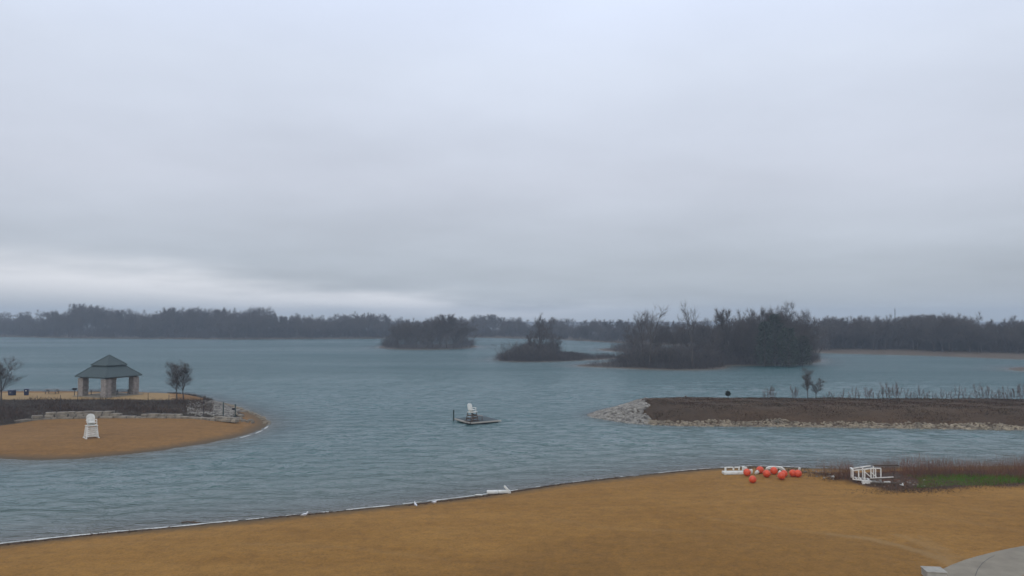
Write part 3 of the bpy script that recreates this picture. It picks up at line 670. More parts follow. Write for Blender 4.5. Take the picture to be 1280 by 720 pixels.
# retaining wall of limestone ledge blocks, in courses
def wall_course(px0, px1, line, z0, h, dep, parent, seed, name='stone_course'):
    rr = random.Random(seed); mb = MB(); px = px0
    while px < px1:
        w = rr.uniform(6, 15); e = min(px+w, px1); ya, yb = np.interp([px, e], [a for a, b in line], [b for a, b in line])
        a = P(px, ya, .55); b = P(e-.3, yb, .55); c = (a+b)/2; L = np.linalg.norm(b-a); rz = math.atan2(b[1]-a[1], b[0]-a[0])
        hh = h*rr.uniform(.85, 1.1)
        mb.box((c[0]+rr.uniform(-.05, .05), c[1]+dep+rr.uniform(-.12, .12), z0+hh/2), (L*.98, rr.uniform(.7, 1.0), hh), rz+rr.uniform(-.03, .03), .96)
        px = e
    return mb.build(name, M['limestone'], parent, bev=.04)
wl = [(-40, 531), (0, 528.5), (20, 527.5), (40, 525), (75, 523), (140, 522), (190, 522), (240, 522.5), (297, 526.5)]
o = empty('stone_retaining_wall', (0, 0, 0)); tag(o, 'low wall of stacked tan limestone blocks between the sand and the dark slope', 'wall')
wall_course(18, 297, wl, .40, .36, 0, o, 1); wall_course(38, 150, wl, .75, .33, .45, o, 2); wall_course(52, 138, wl, 1.07, .3, .9, o, 3); wall_course(176, 226, wl, .75, .3, .4, o, 4); wall_course(268, 296, wl, .745, .2, .4, o, 5)

# shoreline foam and wrack line along the main beach
def along(pts, step):
    out = []
    for a, b in zip(pts[:-1], pts[1:]):
        n = max(1, int(np.linalg.norm(b-a)/step))
        for i in range(n): out.append(a+(b-a)*i/n)
    return np.array(out)
shore = along(np.array([P(a, b)[:2] for a, b in [(-250, 708), (-100, 692), (0, 680), (100, 669), (240, 657), (380, 643), (520, 629), (600, 619.5), (700, 605), (800, 594), (880, 586), (940, 582.5), (1010, 585)]]), .25)
tdir = np.gradient(shore, axis=0); tdir /= np.linalg.norm(tdir, axis=1, keepdims=True); nrm = np.stack([tdir[:, 1], -tdir[:, 0]], 1)
def strip(name, pts, nr, off, wid, z, mat, label, cat_, gapf):
    V = []; Fq = []; prev = None; t = .05
    for i, (p, n_) in enumerate(zip(pts, nr)):
        w = wid*max(0, gapf(i)); c = p-n_*off*(1+.5*math.sin(i*.09)+.3*math.sin(i*.31))
        if w < .02: prev = None; continue
        b = len(V); V += [(*(c-n_*w/2), z), (*(c-n_*w*.2), z+t*.6), (*(c+n_*w*.3), z+t*.4), (*(c+n_*w/2), z)]
        if prev is not None:
            for j in range(3): Fq.append((prev+j, prev+j+1, b+j+1, b+j))
        prev = b
    return tag(link(bpy.data.objects.new(name, np_mesh(name, np.array(V), np.array(Fq), [mat], smooth_=True))), label, cat_, kind='stuff')
L_ = len(shore)
def fg(i):
    u = shore[i][0]/shore[i][1]*1000+640
    a = .42 if u < 560 else (.24 if u < 640 else .10)
    return a*(.45+.6*math.sin(i*.11+2)*math.sin(i*.047)+.35*math.sin(i*.71)+random.uniform(-.25, .25))
strip('shore_foam', shore, nrm, .12, .6, .012, M['foam'], 'thin white foam line where small waves meet the beach', 'foam', fg)
tipf = along(np.array([P(a, b)[:2] for a, b in [(300, 547.5), (318, 542.5), (328, 538), (335, 533)]]), .25)
td = np.gradient(tipf, axis=0); td /= np.linalg.norm(td, axis=1, keepdims=True)
strip('shore_foam', tipf, np.stack([-td[:, 1], td[:, 0]], 1)*1.0, .0, .5, .015, M['foam'], 'white foam on the tip of the sandy island', 'foam', lambda i: .3+.3*math.sin(i*.4))
n = 5200; ii = RNG.integers(0, L_, n); off = np.abs(RNG.normal(0, .16, n))+.22+.25*np.sin(ii*.05)
pos = shore[ii]+nrm[ii]*off[:, None]*1.0+RNG.normal(0, .08, (n, 2)); ok = RNG.random(n) < .25+.75*(np.sin(ii*.13)+np.sin(ii*.037+1) > -.4); pos = pos[ok]
if float(sdist(main_pg, pos[:1, 0], pos[:1, 1])[0]) < 0: pos = shore[ii][ok]-nrm[ii][ok]*off[ok][:, None]
V, Fq = ribbons(np.stack([pos[:, 0], pos[:, 1], H(pos[:, 0], pos[:, 1])+.015], 1), np.stack([RNG.normal(0, 1, len(pos)), RNG.normal(0, .4, len(pos)), RNG.uniform(0, .1, len(pos))], 1), RNG.uniform(.08, .28, len(pos)), RNG.uniform(.02, .06, len(pos)))
tag(link(bpy.data.objects.new('wrack_line', np_mesh('wrack_line', V, Fq, [M['wrack']]))), 'dark line of washed up debris along the edge of the beach', 'debris', kind='stuff')
# darker debris patches behind the buoys and below the weeds
def scatter_px(lst, n, sp):
    X = []; Y = []
    for px, py_, w in lst:
        g = G(px, py_); X.append(RNG.normal(g[0], w*.5, n)); Y.append(RNG.normal(g[1], sp, n))
    return np.concatenate(X), np.concatenate(Y)
X, Y = scatter_px([(940, 585, 2.2), (965, 584.5, 2.5), (990, 588, 2.5), (1008, 591, 2.5), (1030, 593, 2.0), (1050, 598, 1.6), (1095, 615, 2.2), (1120, 613, 2.0), (1145, 613, 2.2), (1165, 610.5, 2.0), (1200, 608.5, 4), (1240, 608, 4)], 500, .5)
k = sdist(main_pg, X, Y) > .1; X, Y = X[k], Y[k]
cover('shore_debris', 'dark dead plant debris scattered behind the orange buoys and weeds', 'debris', X, Y, .05, .25, .02, .06, M['wrack'], 1.5)
X, Y = scatter_px([(1035, 590, 2.5), (1045, 594, 2), (1150, 588, 3), (1130, 604, 2.5)], 45, .6); rocks('shore_rubble', 'small pale stones and litter scattered in the debris right of the buoys', X, Y, .08, .26, M['riprap'], .6, cat_='rubble')

# ------------------------------------------------------------------ pavilion
g = G(139, 496.6); rz = math.radians(-24)
pav = empty('pavilion', ((138-640)/1000*(g[1]+3.3), g[1]+3.3, g[2]), rz); tag(pav, 'open picnic pavilion with stone pillars and a two-tier green hip roof', 'pavilion')
MB().box((0, 0, .02), (7.4, 7.4, .16)).build('floor_slab', M['concrete'], pav)
a_ = 2.62
for sx, sy in ((1, 1), (1, -1), (-1, 1), (-1, -1)):
    mb = MB(); rr = random.Random(sx*3+sy)
    z = .1
    while z < 2.75:
        h = min(.30*rr.uniform(.85, 1.15), 2.95-z); mb.box((sx*a_+rr.uniform(-.02, .02), sy*a_+rr.uniform(-.02, .02), z+h/2), (1.12+rr.uniform(-.05, .05), 1.12+rr.uniform(-.05, .05), h-.02)); z += h
    mb.build('pillar', M['stone'], pav, bev=.03)
mb = MB()
for k in (-1, 1):
    mb.box((0, k*a_, 3.05), (2*a_+1.4, .22, .24)); mb.box((k*a_, 0, 3.055), (.22, 2*a_-.22, .24))
mb.build('beam', M['darkwood'], pav)
def hip(z0, r0, z1, r1, th=.12):
    c = [(-1, -1), (1, -1), (1, 1), (-1, 1)]
    v = [(x*r0, y*r0, z0) for x, y in c]+[(x*r1, y*r1, z1) for x, y in c]+[(x*r0, y*r0, z0-th) for x, y in c]+[(x*(r1+.001), y*(r1+.001), z1-th*1.3) for x, y in c]
    f = [(i, (i+1) % 4, 4+(i+1) % 4, 4+i) for i in range(4)]+[(12+i, 12+(i+1) % 4, 8+(i+1) % 4, 8+i) for i in range(4)]+[(8+i, 8+(i+1) % 4, (i+1) % 4, i) for i in range(4)]+[(4+i, 4+(i+1) % 4, 12+(i+1) % 4, 12+i) for i in range(4)]
    return MB().add(v, f)
def seams(mb, z0, r0, z1, r1, n):
    for q_ in range(4):
        R = Matrix.Rotation(q_*math.pi/2, 4, 'Z')
        for i in range(-n, n+1):
            x = i*r0/n*.98; t = 1.0 if abs(x) <= r1 else (r0-abs(x))/(r0-r1)
            mb.bar(R @ Vector((x, -r0, z0+.015)), R @ Vector((x, -(r0+(r1-r0)*t), z0+(z1-z0)*t+.015)), .045)
    for sx, sy in ((1, 1), (1, -1), (-1, 1), (-1, -1)): mb.bar((sx*r0, sy*r0, z0+.02), (sx*r1, sy*r1, z1+.02), .1)
    return mb
rf = hip(3.22, 3.5, 4.88, 1.62).build('roof', M['roof'], pav); seams(MB(), 3.22, 3.5, 4.88, 1.62, 9).build('roof_seams', M['rooftrim'], rf)
MB().box((0, 0, 4.93), (3.05, 3.05, .34)).build('clerestory', M['rooftrim'], pav)
cu = hip(5.0, 1.9, 6.55, .03).build('cupola_roof', M['roof'], pav); seams(MB(), 5.0, 1.9, 6.55, .03, 5).tube((0, 0, 6.5), (0, 0, 6.75), .06, .02, 8).build('roof_seams', M['rooftrim'], cu)

def make_table(name='picnic_table'):
    o = empty(name)
    tp = MB(); [tp.box((0, -.30+.15*i, .75), (2.3, .14, .04)) for i in range(5)]; tp.build('tabletop', M['greywood'], o)
    for s in (-1, 1):
        b = MB(); [b.box((0, s*(.68+.15*i), .45), (2.3, .14, .04)) for i in range(2)]; b.build('bench', M['greywood'], o)
        l = MB(); x = s*.8
        l.bar((x, -.62, 0), (x, -.2, .73), .07, .05); l.bar((x, .62, 0), (x, .2, .73), .07, .05); l.bar((x+.05, -.8, .40), (x+.05, .8, .40), .05, .08); l.bar((x+.05, -.32, .69), (x+.05, .32, .69), .05, .07)
        l.build('leg_frame', M['blackmetal'], o)
    return o
tb = make_table(); g = G(65, 492.3); tb.location = g; tb.rotation_euler = (0, 0, .05); tag(tb, 'picnic table standing in the open left of the pavilion', 'picnic table', 'picnic tables')
for dx, dy, r_, lab in ((-2.1, .3, .5, 'picnic table under the pavilion roof, in the left opening'), (2.0, .6, .3, 'picnic table under the pavilion roof, in the right opening')):
    t = copy_tree(tb); t.location = (pav.location[0]+dx, pav.location[1]+dy, pav.location[2]+.1); t.rotation_euler = (0, 0, r_); tag(t, lab, 'picnic table', 'picnic tables')
# bins
g = G(33, 494); o = empty('trash_bin', g, .3); tag(o, 'tall narrow navy blue bin right of the squat one', 'bin')
MB().box((0, 0, .48), (.58, .58, .96), tap=1.08).build('body', M['bluebin'], o, bev=.04); MB().box((0, 0, 1.0), (.70, .70, .1), tap=.85).build('lid', M['bluebin'], o, bev=.03); MB().box((0, -.335, .74), (.2, .02, .14)).build('sticker', M['white'], o)
g = G(15, 494.3); o = empty('trash_bin', g, -.2); tag(o, 'squat wide navy blue bin near the left edge tree', 'bin')
MB().box((0, 0, .42), (.88, .7, .76), tap=1.06).build('body', M['bluebin'], o, bev=.04); MB().box((0, 0, .84), (1.0, .8, .08), tap=.9).build('lid', M['bluebin'], o, bev=.03); MB().box((0, -.375, .5), (.24, .02, .16)).build('sticker', M['greywood'], o)
for sx in (-.35, .35): MB().tube((sx-.04, .3, .09), (sx+.04, .3, .09), .09, n=12).build('wheel', M['blackmetal'], o)
# grill
g = G(93, 495); o = empty('park_grill', g, .2); tag(o, 'black pedestal grill standing at the left of the pavilion', 'grill')
MB().tube((0, 0, -.1), (0, 0, .95), .05, n=8).build('post', M['blackmetal'], o)
MB().box((0, 0, 1.0), (.62, .45, .05)).box((0, .21, 1.13), (.62, .03, .26)).box((-.3, 0, 1.13), (.03, .39, .26)).box((.3, 0, 1.13), (.03, .39, .26)).build('firebox', M['blackmetal'], o)
gm = MB(); [gm.bar((-.28, -.18+i*.06, 1.2), (.28, -.18+i*.06, 1.2), .015) for i in range(7)]; gm.bar((.3, -.2, 1.2), (.45, -.2, 1.22), .03); gm.build('grate', M['blackmetal'], o)
# slim marker posts on the slope
for px, b, t, lab in ((75, 517, 495, 'slim dark post rising from the slope below the picnic table'), (185, 503, 492, 'slim dark post right of the pavilion'), (211, 509, 494, 'slim dark post left of the two small trees'), (254.5, 520, 500, 'slim dark post in the pale stone left of the poles'), (97, 502, 489, 'slim dark post in front of the left pillar')):
    g = G(px, b); h = (b-t)*g[1]/1000; o = empty('marker_post', g); tag(o, lab, 'post', 'slim posts on the island slope')
    MB().tube((0, 0, -.1), (0, 0, h), .035, n=8).build('shaft', M['blackmetal'], o); MB().tube((0, 0, h), (0, 0, h+.08), .055, .03, 8).build('cap', M['blackmetal'], o)
# the two poles at the island tip
g = G(279, 521.5); o = empty('tall_post', g); tag(o, 'tall dark pole without a box on the pale stone of the island', 'pole', 'poles at the island tip')
MB().tube((0, 0, -.2), (0, 0, 2.0), .075, n=10).build('shaft', M['steel'], o); MB().tube((0, 0, 2.0), (0, 0, 2.06), .09, .05, 10).build('cap', M['steel'], o)
g = G(294, 525); o = empty('tall_post', g); tag(o, 'tall dark pole with a black box fixed near its top', 'pole', 'poles at the island tip')
MB().tube((0, 0, -.2), (0, 0, 2.15), .065, n=10).build('shaft', M['steel'], o); MB().tube((0, 0, 2.15), (0, 0, 2.21), .08, .05, 10).build('cap', M['steel'], o)
MB().box((-.26, 0, 1.5), (.36, .22, .3)).build('box', M['blackmetal'], o, bev=.03)
MB().bar((-.1, 0, 1.6), (0, 0, 1.6), .04).build('bracket', M['blackmetal'], o)

# ------------------------------------------------------------------ lifeguard chairs
def arch_panel(mb, w, z0, z1, y0, y1, th, n=9):
    """upright back panel with a rounded top, leaning from y0 to y1"""
    pts = [(-w/2, 0), (w/2, 0)]+[(w/2*math.cos(t), .62+.38*math.sin(t)) for t in np.linspace(0, math.pi, n)]
    vs = []
    for dy in (0, th):
        for x, t in pts: vs.append((x, y0+(y1-y0)*t+dy, z0+(z1-z0)*t))
    k = len(pts)
    mb.add(vs, [tuple(range(k)), tuple(range(2*k-1, k-1, -1))]+[(i, i+k, (i+1) % k+k, (i+1) % k) for i in range(k)]); return mb
def guard_chair(dark_base=False):
    o = empty('lifeguard_chair'); w = M['white']
    bh = 1.42; legm = M['darkwood'] if dark_base else w
    for s in (-1, 1):   # splayed legs
        MB().bar((s*.62, -.62, .08), (s*.50, -.42, bh), .13, .09).build('leg', legm, o, bev=.02)
        MB().bar((s*.62, .66, .08), (s*.50, .40, bh), .13, .09).build('leg', legm, o, bev=.02)
    for s in (-1, 1): MB().box((s*.66, 0, .06), (.14, 1.75, .12)).build('skid', legm, o, bev=.03)
    sl = MB()
    for i in range(5):
        z = .30+i*.23; t = z/bh; xx = .62-.12*t; yy = .63-.21*t
        if dark_base and i in (0, 2, 4): continue
        sl.box((0, -yy-.03, z), (2*xx, .06, .19)); 
        for s in (-1, 1): sl.box((s*(xx+.02), 0, z), (.05, 2*yy, .19))
    sl.build('steps', legm, o, bev=.015)
    MB().box((0, -.05, bh+.05), (1.22, 1.10, .10)).build('platform', w, o, bev=.03)
    MB().box((0, .05, bh+.40), (.95, .62, .10)).box((0, .22, bh+.22), (.85, .12, .28)).build('seat', w, o, bev=.03)
    arch_panel(MB(), .92, bh+.38, bh+1.38, .30, .52, .10).build('backrest', w, o, bev=.03)
    for s in (-1, 1):
        MB().box((s*.50, -.02, bh+.68), (.12, .70, .07)).bar((s*.5, -.32, bh+.1), (s*.5, -.32, bh+.66), .08).build('armrest', w, o, bev=.02)
    return o
ch = guard_chair(); g = G(114, 547.5); ch.location = g; ch.rotation_euler = (0, 0, math.radians(40)); ch.scale = (.97, .97, .97); tag(ch, 'white lifeguard chair standing upright on the island sand', 'lifeguard chair')
# ------------------------------------------------------------------ raft
A, B_, D_ = P(587.5, 528.3, .32), P(567.5, 522.7, .32), P(626, 525.2, .32)
u = D_-A; v = B_-A; cen = (B_+D_)/2
raft = empty('swimming_raft', (0, 0, 0)); tag(raft, 'square floating raft with a pale edge moored in the bay', 'raft')
def quadslab(a, u, v, e, z0, z1):
    un, vn = u/np.linalg.norm(u), v/np.linalg.norm(v); a = a-un*e-vn*e; U = u+un*2*e; V_ = v+vn*2*e
    c = [a, a+U, a+U+V_, a+V_]; vs = [(p[0], p[1], z0) for p in c]+[(p[0], p[1], z1) for p in c]
    return MB().add(vs, [(3, 2, 1, 0), (4, 5, 6, 7), (0, 1, 5, 4), (1, 2, 6, 5), (2, 3, 7, 6), (3, 0, 4, 7)])
dk = MB(); nb = 26; vl = np.linalg.norm(v)
for i in range(nb):
    t0, t1 = (i+.04)/nb, (i+.96)/nb; c = [A+v*t0, A+u+v*t0, A+u+v*t1, A+v*t1]
    dk.add([(p[0], p[1], .26) for p in c]+[(p[0], p[1], .30) for p in c], [(3, 2, 1, 0), (4, 5, 6, 7), (0, 1, 5, 4), (1, 2, 6, 5), (2, 3, 7, 6), (3, 0, 4, 7)])
dk.build('deck', M['deck'], raft)
fs = MB()
for a, b in ((A, A+u), (A+v, A)): fs.bar((a[0], a[1], .25), (b[0], b[1], .25), .26, .15)
fb = MB()
for a, b in ((A+u, A+u+v), (A+u+v, A+v)): fb.bar((a[0], a[1], .22), (b[0], b[1], .22), .12, .12)
fb.build('edge_board', M['deck'], raft)
fs.build('edge_board', M['fascia'], raft)
quadslab(A, u, v, -.25, -.25, .2).build('float', M['blackmetal'], raft)
p = P(567, 526.5, 0); MB().tube((p[0], p[1], -1.4), (p[0], p[1], 1.55), .10, n=10).build('mooring_pole', M['steel'], raft)
lad = MB(); q0 = A+v*.06
for s in (-.25, .25): lad.tube((A[0]+s-.15, A[1]-.12, -.4), (A[0]+s-.15, A[1]-.12, 1.0), .035, n=7)
for k in range(5): lad.bar((A[0]-.4, A[1]-.12, -.3+k*.28), (A[0]+.1, A[1]-.12, -.3+k*.28), .04)
lad.build('ladder', M['blackmetal'], raft)
c2 = guard_chair(True); pc = A+u*.17+v*.2; c2.location = (pc[0], pc[1], .31); c2.rotation_euler = (0, 0, math.radians(48)); c2.scale = (.9, .9, .86); tag(c2, 'white lifeguard chair on dark legs standing on the swimming raft', 'lifeguard chair')
# low bench frame beside it
pb = A+u*.42+v*.32; o = empty('step_bench', (pb[0], pb[1], .31), math.radians(2)); tag(o, 'low open bench frame beside the chair on the raft', 'bench')
MB().box((0, 0, .62), (1.3, .8, .08)).build('top', M['greywood'], o)
for sx in (-.6, 0, .6):
    MB().bar((sx, -.33, 0), (sx, -.33, .58), .09).bar((sx, .33, 0), (sx, .33, .58), .09).bar((sx, -.28, .1), (sx, .28, .1), .05).build('leg', M['darkwood'], o)

# ------------------------------------------------------------------ buoys
def make_buoy():
    o = empty('buoy'); mb = MB(); R = .33
    prof = [((0, 0, R*(1+math.sin(t))*.97), max(R*math.cos(t), .01)) for t in np.linspace(-1.52, 1.52, 13)]
    mb.rings(prof, 20).build('float_ball', M['orange'], o, sm=True)
    MB().tube((0, 0, 2*R*.96), (0, 0, 2*R+.05), .05, .035, 10).build('neck', M['orange'], o)
    rg = MB(); k = 10
    for i in range(k):
        a0, a1 = 2*math.pi*i/k, 2*math.pi*(i+1)/k; rg.tube((.045*math.cos(a0), 0, 2*R+.08+.045*math.sin(a0)), (.045*math.cos(a1), 0, 2*R+.08+.045*math.sin(a1)), .012, n=6)
    rg.build('eyelet', M['blackmetal'], o); return o
bu = None
BU = [(933.8, 595.0, 'left end of the group, in front of the small white floats'), (950.2, 591.8, 'behind the others, left of the long white arch'), (940.9, 603.8, 'closest to the camera, lying apart below the rest'),
      (958.4, 596.5, 'in front of the left end of the long white arch'), (967.3, 593.0, 'tucked under the middle of the white arch'), (980.2, 596.5, 'behind another buoy right of the white arch'), (976.8, 599.6, 'front one of the touching pair right of the white arch'),
      (991.3, 596.0, 'left one of the two at the right end of the group'), (997.6, 596.5, 'rightmost of the whole group')]
for i, (px, py_, lab) in enumerate(BU):
    o = make_buoy() if bu is None else copy_tree(bu)
    if bu is None: bu = o
    g = G(px, py_); o.location = g+np.array([0, 0, .33*(1-.8)]); s = random.uniform(.93, 1.04); o.scale = (s, s, s*.97)
    tl = random.uniform(1.0, 1.9); az = random.uniform(0, 6.28); q_ = Matrix.Rotation(az, 4, 'Z') @ Matrix.Rotation(tl, 4, 'X')
    o.rotation_euler = q_.to_euler(); cvec = q_ @ Vector((0, 0, .32*s)); o.location = (g[0]-cvec.x, g[1]-cvec.y, g[2]+.31*s-cvec.z)
    tag(o, 'round orange buoy, '+lab, 'buoy', 'orange buoys on the sand')
for i, (px, py_, rz, tl, lab) in enumerate([(931.4, 589.5, .3, .2, 'small upright white float behind the leftmost orange buoy'), (939, 592.6, -.5, .3, 'small white float touching the right of the leftmost orange buoy'), (944.3, 592.8, .6, .75, 'white float tipped diagonally left of the rear orange buoy'), (963, 592.3, .2, .5, 'tiny white float under the left part of the white arch'), (973.2, 592.0, 1.2, .6, 'tiny white float under the right part of the white arch'), (999, 588.3, .3, .3, 'small pale float behind the rightmost orange buoys')]):
    g = G(px, py_); s = .7 if i > 2 else 1.0; o = empty('small_float', g, rz, s); o.rotation_euler = (tl, 0, rz); tag(o, lab, 'float', 'small white floats')
    MB().rings([((0, 0, 0), .06), ((0, 0, .05), .13), ((0, 0, .14), .16), ((0, 0, .34), .16), ((0, 0, .43), .13), ((0, 0, .48), .05)], 12).build('body', M['white'], o, sm=True); MB().tube((0, 0, .47), (0, 0, .56), .03, n=8).build('neck', M['blackmetal'], o)

# white platform lying at the left of the buoys
g = G(904.6, 593.0); o = empty('lifeguard_stand', g, math.radians(2)); tag(o, 'white open framed stand lying flat on the sand left of the orange buoys', 'lifeguard stand')
MB().box((.85, 0, .14), (1.85, .7, .24)).build('base', M['white'], o, bev=.04)
MB().box((.28, .38, .40), (.16, .12, .34)).box((.68, .38, .54), (.60, .12, .10)).box((1.35, .38, .54), (.5, .12, .10)).box((1.0, .38, .40), (.14, .12, .22)).box((1.5, .38, .38), (.12, .12, .22)).build('frame', M['white'], o, bev=.02)
MB().box((1.82, .1, .38), (.16, .5, .55)).build('end_panel', M['white'], o, bev=.03)
MB().box((.85, -.38, .03), (1.4, .06, .06)).build('bottom_rail', M['darkwood'], o)
# white arch
g = G(957.5, 589.2); o = empty('white_frame', g, math.radians(-4)); tag(o, 'long white bent frame lying behind the orange buoys', 'frame')
MB().rings([((0, 0, .1), .07), ((.08, 0, .3), .09), ((.3, .02, .38), .09), ((.9, .04, .40), .09), ((1.3, .02, .38), .09), ((1.52, -.05, .26), .09), ((1.68, -.16, .08), .08)], 9).build('rail', M['white'], o, sm=True)
MB().rings([((.15, .5, .05), .06), ((.5, .5, .16), .07), ((1.3, .5, .16), .07), ((1.6, .4, .05), .06)], 8).build('rail', M['white'], o, sm=True)
MB().bar((.5, .04, .36), (.6, .5, .14), .08).bar((1.2, .04, .36), (1.15, .5, .14), .08).build('crossbar', M['white'], o)
# fallen white piece at the waterline
g = G(609, 617.3); o = empty('fallen_chair', g, math.radians(5)); tag(o, 'white chair lying on its side at the water edge, back sticking up', 'chair')
MB().box((.42, 0, .17), (.9, .5, .22)).box((1.33, 0, .175), (.9, .46, .21)).build('seat_frame', M['white'], o, bev=.05)
MB().bar((1.85, -.02, .12), (1.38, .05, .62), .30, .13).build('backrest', M['white'], o, bev=.03)
MB().box((.9, -.2, .03), (1.7, .08, .06)).build('bottom_rail', M['darkwood'], o); MB().tube((1.78, -.26, .14), (1.78, .26, .14), .13, n=14).build('pivot', M['white'], o)

# ------------------------------------------------------------------ tipped wooden guard chair at right
g = G(1066, 604.5); o = empty('tipped_lifeguard_chair', g, math.radians(-14)); tag(o, 'white timber lifeguard chair tipped over on dark skids beside the weeds', 'lifeguard chair')
W_ = .9
for k, yy in enumerate((0.0, W_)):
    f = MB(); zo = 0 if k == 0 else .05
    f.bar((0, yy, .82), (1.55, yy, 1.08+zo), .10, .08); f.bar((0, yy, .12), (2.3, yy, -.04), .10, .08)
    for x in ((.03, .46, .92, 1.40, 1.75) if k == 0 else (.03, .92, 1.75)): f.bar((x, yy, .12), (x, yy, min(.82+x*.17, 1.08)+.03), .09, .07)
    if k == 0: f.bar((.95, yy, .75), (1.75, yy, .02), .09, .07); f.bar((1.45, yy, .72), (2.2, yy, .0), .09, .07); f.bar((1.5, yy, 1.08+zo), (2.15, yy, 1.10+zo), .09, .07); f.bar((2.15, yy, 0), (2.15, yy, 1.08), .09, .07)
    f.build('side_frame', M['whitewood'], o)
MB().bar((.0, 0, .86), (.0, W_, .86), .16, .14).build('top_rail', M['white'], o)
sl = MB()
for i in range(5): sl.bar((.3+i*.32, .05, .16-.02*i), (.3+i*.32, W_-.05, .16-.02*i), .11, .04)
sl.build('steps', M['whitewood'], o)
MB().box((.05, W_/2, .45), (.05, W_-.1, .5)).build('seat', M['whitewood'], o)
MB().bar((1.75, W_, 1.17), (3.7, W_+.1, 1.24), .12, .12).build('skid', M['darkwood'], o)
MB().bar((1.25, -.25, .22), (3.5, -.5, .50), .13, .12).build('skid', M['darkwood'], o)
MB().bar((1.3, -.26, .31), (3.0, -.46, .53), .07, .06).build('skid_trim', M['whitewood'], o)
bsx = MB(); bsx.box((1.05, -.05, -.12), (.75, .5, .42)).build('lower_box', M['whitewood'], o)
MB().bar((1.2, -.75, .02), (3.5, -1.1, .16), .12, .10).build('loose_board', M['darkwood'], o)
bpy.context.view_layer.update()
o.location.z += .24
for px, py_, w, hh, lab in ((1109, 604, .62, .16, 'small white board in the dark litter right of the tipped chair'), (1127, 607, .24, .18, 'white scrap lying in the dark litter'), (1041, 597, .2, .16, 'white scrap nearest the buoys at the foot of the weeds')):
    g = G(px, py_); b = MB().box((0, 0, hh/2), (w, .22, hh*.8), tap=.8).box((w*.3, .02, hh*.9), (w*.3, .12, hh*.3)).build('litter_scrap', M['white'], bev=.02); b.location = g; b.rotation_euler = (0, .1, .3); tag(b, lab, 'litter', 'white scraps')

# small shoreline bits
g = G(598, 619.8); tag(MB().rings([((-.35, 0, .04), .03), ((-.15, .03, .07), .08), ((.15, 0, .07), .09), ((.35, -.04, .04), .03)], 9, .7).build('driftwood', M['white'], sm=True), 'short white washed up piece just left of the fallen chair', 'driftwood').location = g
g = P(237, 653.5, .03); o = empty('driftwood', g, -.1); tag(o, 'dark branch floating in the shallows near the left of the beach', 'driftwood')
MB().rings([((-.6, 0, 0), .03), ((-.2, .05, .05), .05), ((.3, 0, .04), .05), ((.8, .08, .02), .025)], 7).build('branch', M['wrack'], o); MB().rings([((.1, .02, .04), .03), ((.35, .2, .12), .02)], 6).build('side_twig', M['wrack'], o)
for px, py_, rz, lab in ((380.5, 647, .4, 'white gull standing alone at the water edge, left of the other two'), (519.5, 634.5, 2.0, 'white gull at the water edge, left one of the close pair'), (543, 631.3, -.6, 'white gull at the water edge, right one of the close pair')):
    g = G(px, py_); o = empty('gull', g, rz); tag(o, lab, 'gull', 'gulls at the water edge')
    MB().rings([((-.30, 0, .17), .012), ((-.22, 0, .185), .035), ((-.1, 0, .20), .075), ((.02, 0, .215), .092), ((.11, 0, .235), .08), ((.16, 0, .28), .052), ((.185, 0, .33), .042), ((.205, 0, .365), .046), ((.235, 0, .375), .038), ((.262, 0, .372), .015)], 12).build('body', M['feather'], o, sm=True)
    MB().rings([((.255, 0, .372), .013), ((.30, 0, .366), .009), ((.325, 0, .36), .003)], 6).build('beak', M['beak'], o)
    for s in (-1, 1):
        MB().tube((.02, s*.03, .14), (.02, s*.03, .0), .007, n=5).box((.045, s*.03, .004), (.06, .04, .008)).build('leg', M['beak'], o)
        MB().rings([((-.34, s*.03, .19), .008), ((-.15, s*.07, .215), .035), ((.05, s*.085, .235), .03), ((.1, s*.07, .24), .01)], 8, .5).build('wing', M['greywood'], o, sm=True)

# ------------------------------------------------------------------ concrete walk at the lower right
arc = [(1130, 745), (1163, 720), (1176, 712), (1190, 705.5), (1206, 699.5), (1222, 694.8), (1245, 689), (1262, 685.3), (1280, 682), (1320, 676.5), (1400, 670), (1500, 668)]
zc = float(G(1215, 700)[2])+.10
pts = [P(a, b, zc)[:2] for a, b in arc]; pts = pts+[np.array([60, 40.]), np.array([60, 15.]), np.array([15, 15.])]
k = len(pts); vs = [(p[0], p[1], zc) for p in pts]+[(p[0], p[1], zc-.5) for p in pts]
wk = MB().add(vs, [tuple(range(k-1, -1, -1)), tuple(range(k, 2*k))]+[(i, (i+1) % k, k+(i+1) % k, k+i) for i in range(k)]).build('path', M['concrete'], bev=.02); tag(wk, kind='structure')
def flat_strip(name, pl, w, z, mat):
    pl = np.array(pl); td = np.gradient(pl, axis=0); td /= np.linalg.norm(td, axis=1, keepdims=True); nn = np.stack([-td[:, 1], td[:, 0]], 1); ww = np.asarray(w)*np.ones(len(pl))
    zz = np.full(len(pl), z) if np.isscalar(z) else z
    V = np.concatenate([np.c_[pl-nn*ww[:, None]/2, zz], np.c_[pl+nn*ww[:, None]/2, zz]]); n_ = len(pl)
    Fq = np.array([(i, i+1, n_+i+1, n_+i) for i in range(n_-1)])
    return link(bpy.data.objects.new(name, np_mesh(name, V, Fq, [mat])))
tag(flat_strip('path_joint', [P(a, b, zc)[:2] for a, b in [(1217, 730), (1219, 720), (1222, 712), (1228, 704), (1236, 698), (1243, 694.5)]], .035, zc+.004, M['joint']), kind='structure')
tag(flat_strip('path_joint', [P(a, b, zc)[:2] for a, b in [(1262, 686.5), (1275, 688.5), (1290, 691), (1330, 700)]], .03, zc+.004, M['joint']), kind='structure')
g = P(1163.5, 717, zc); o = empty('concrete_block', (g[0], g[1]-.3, zc-.15), -.15); tag(o, 'pale square block at the corner of the concrete walk', 'concrete block')
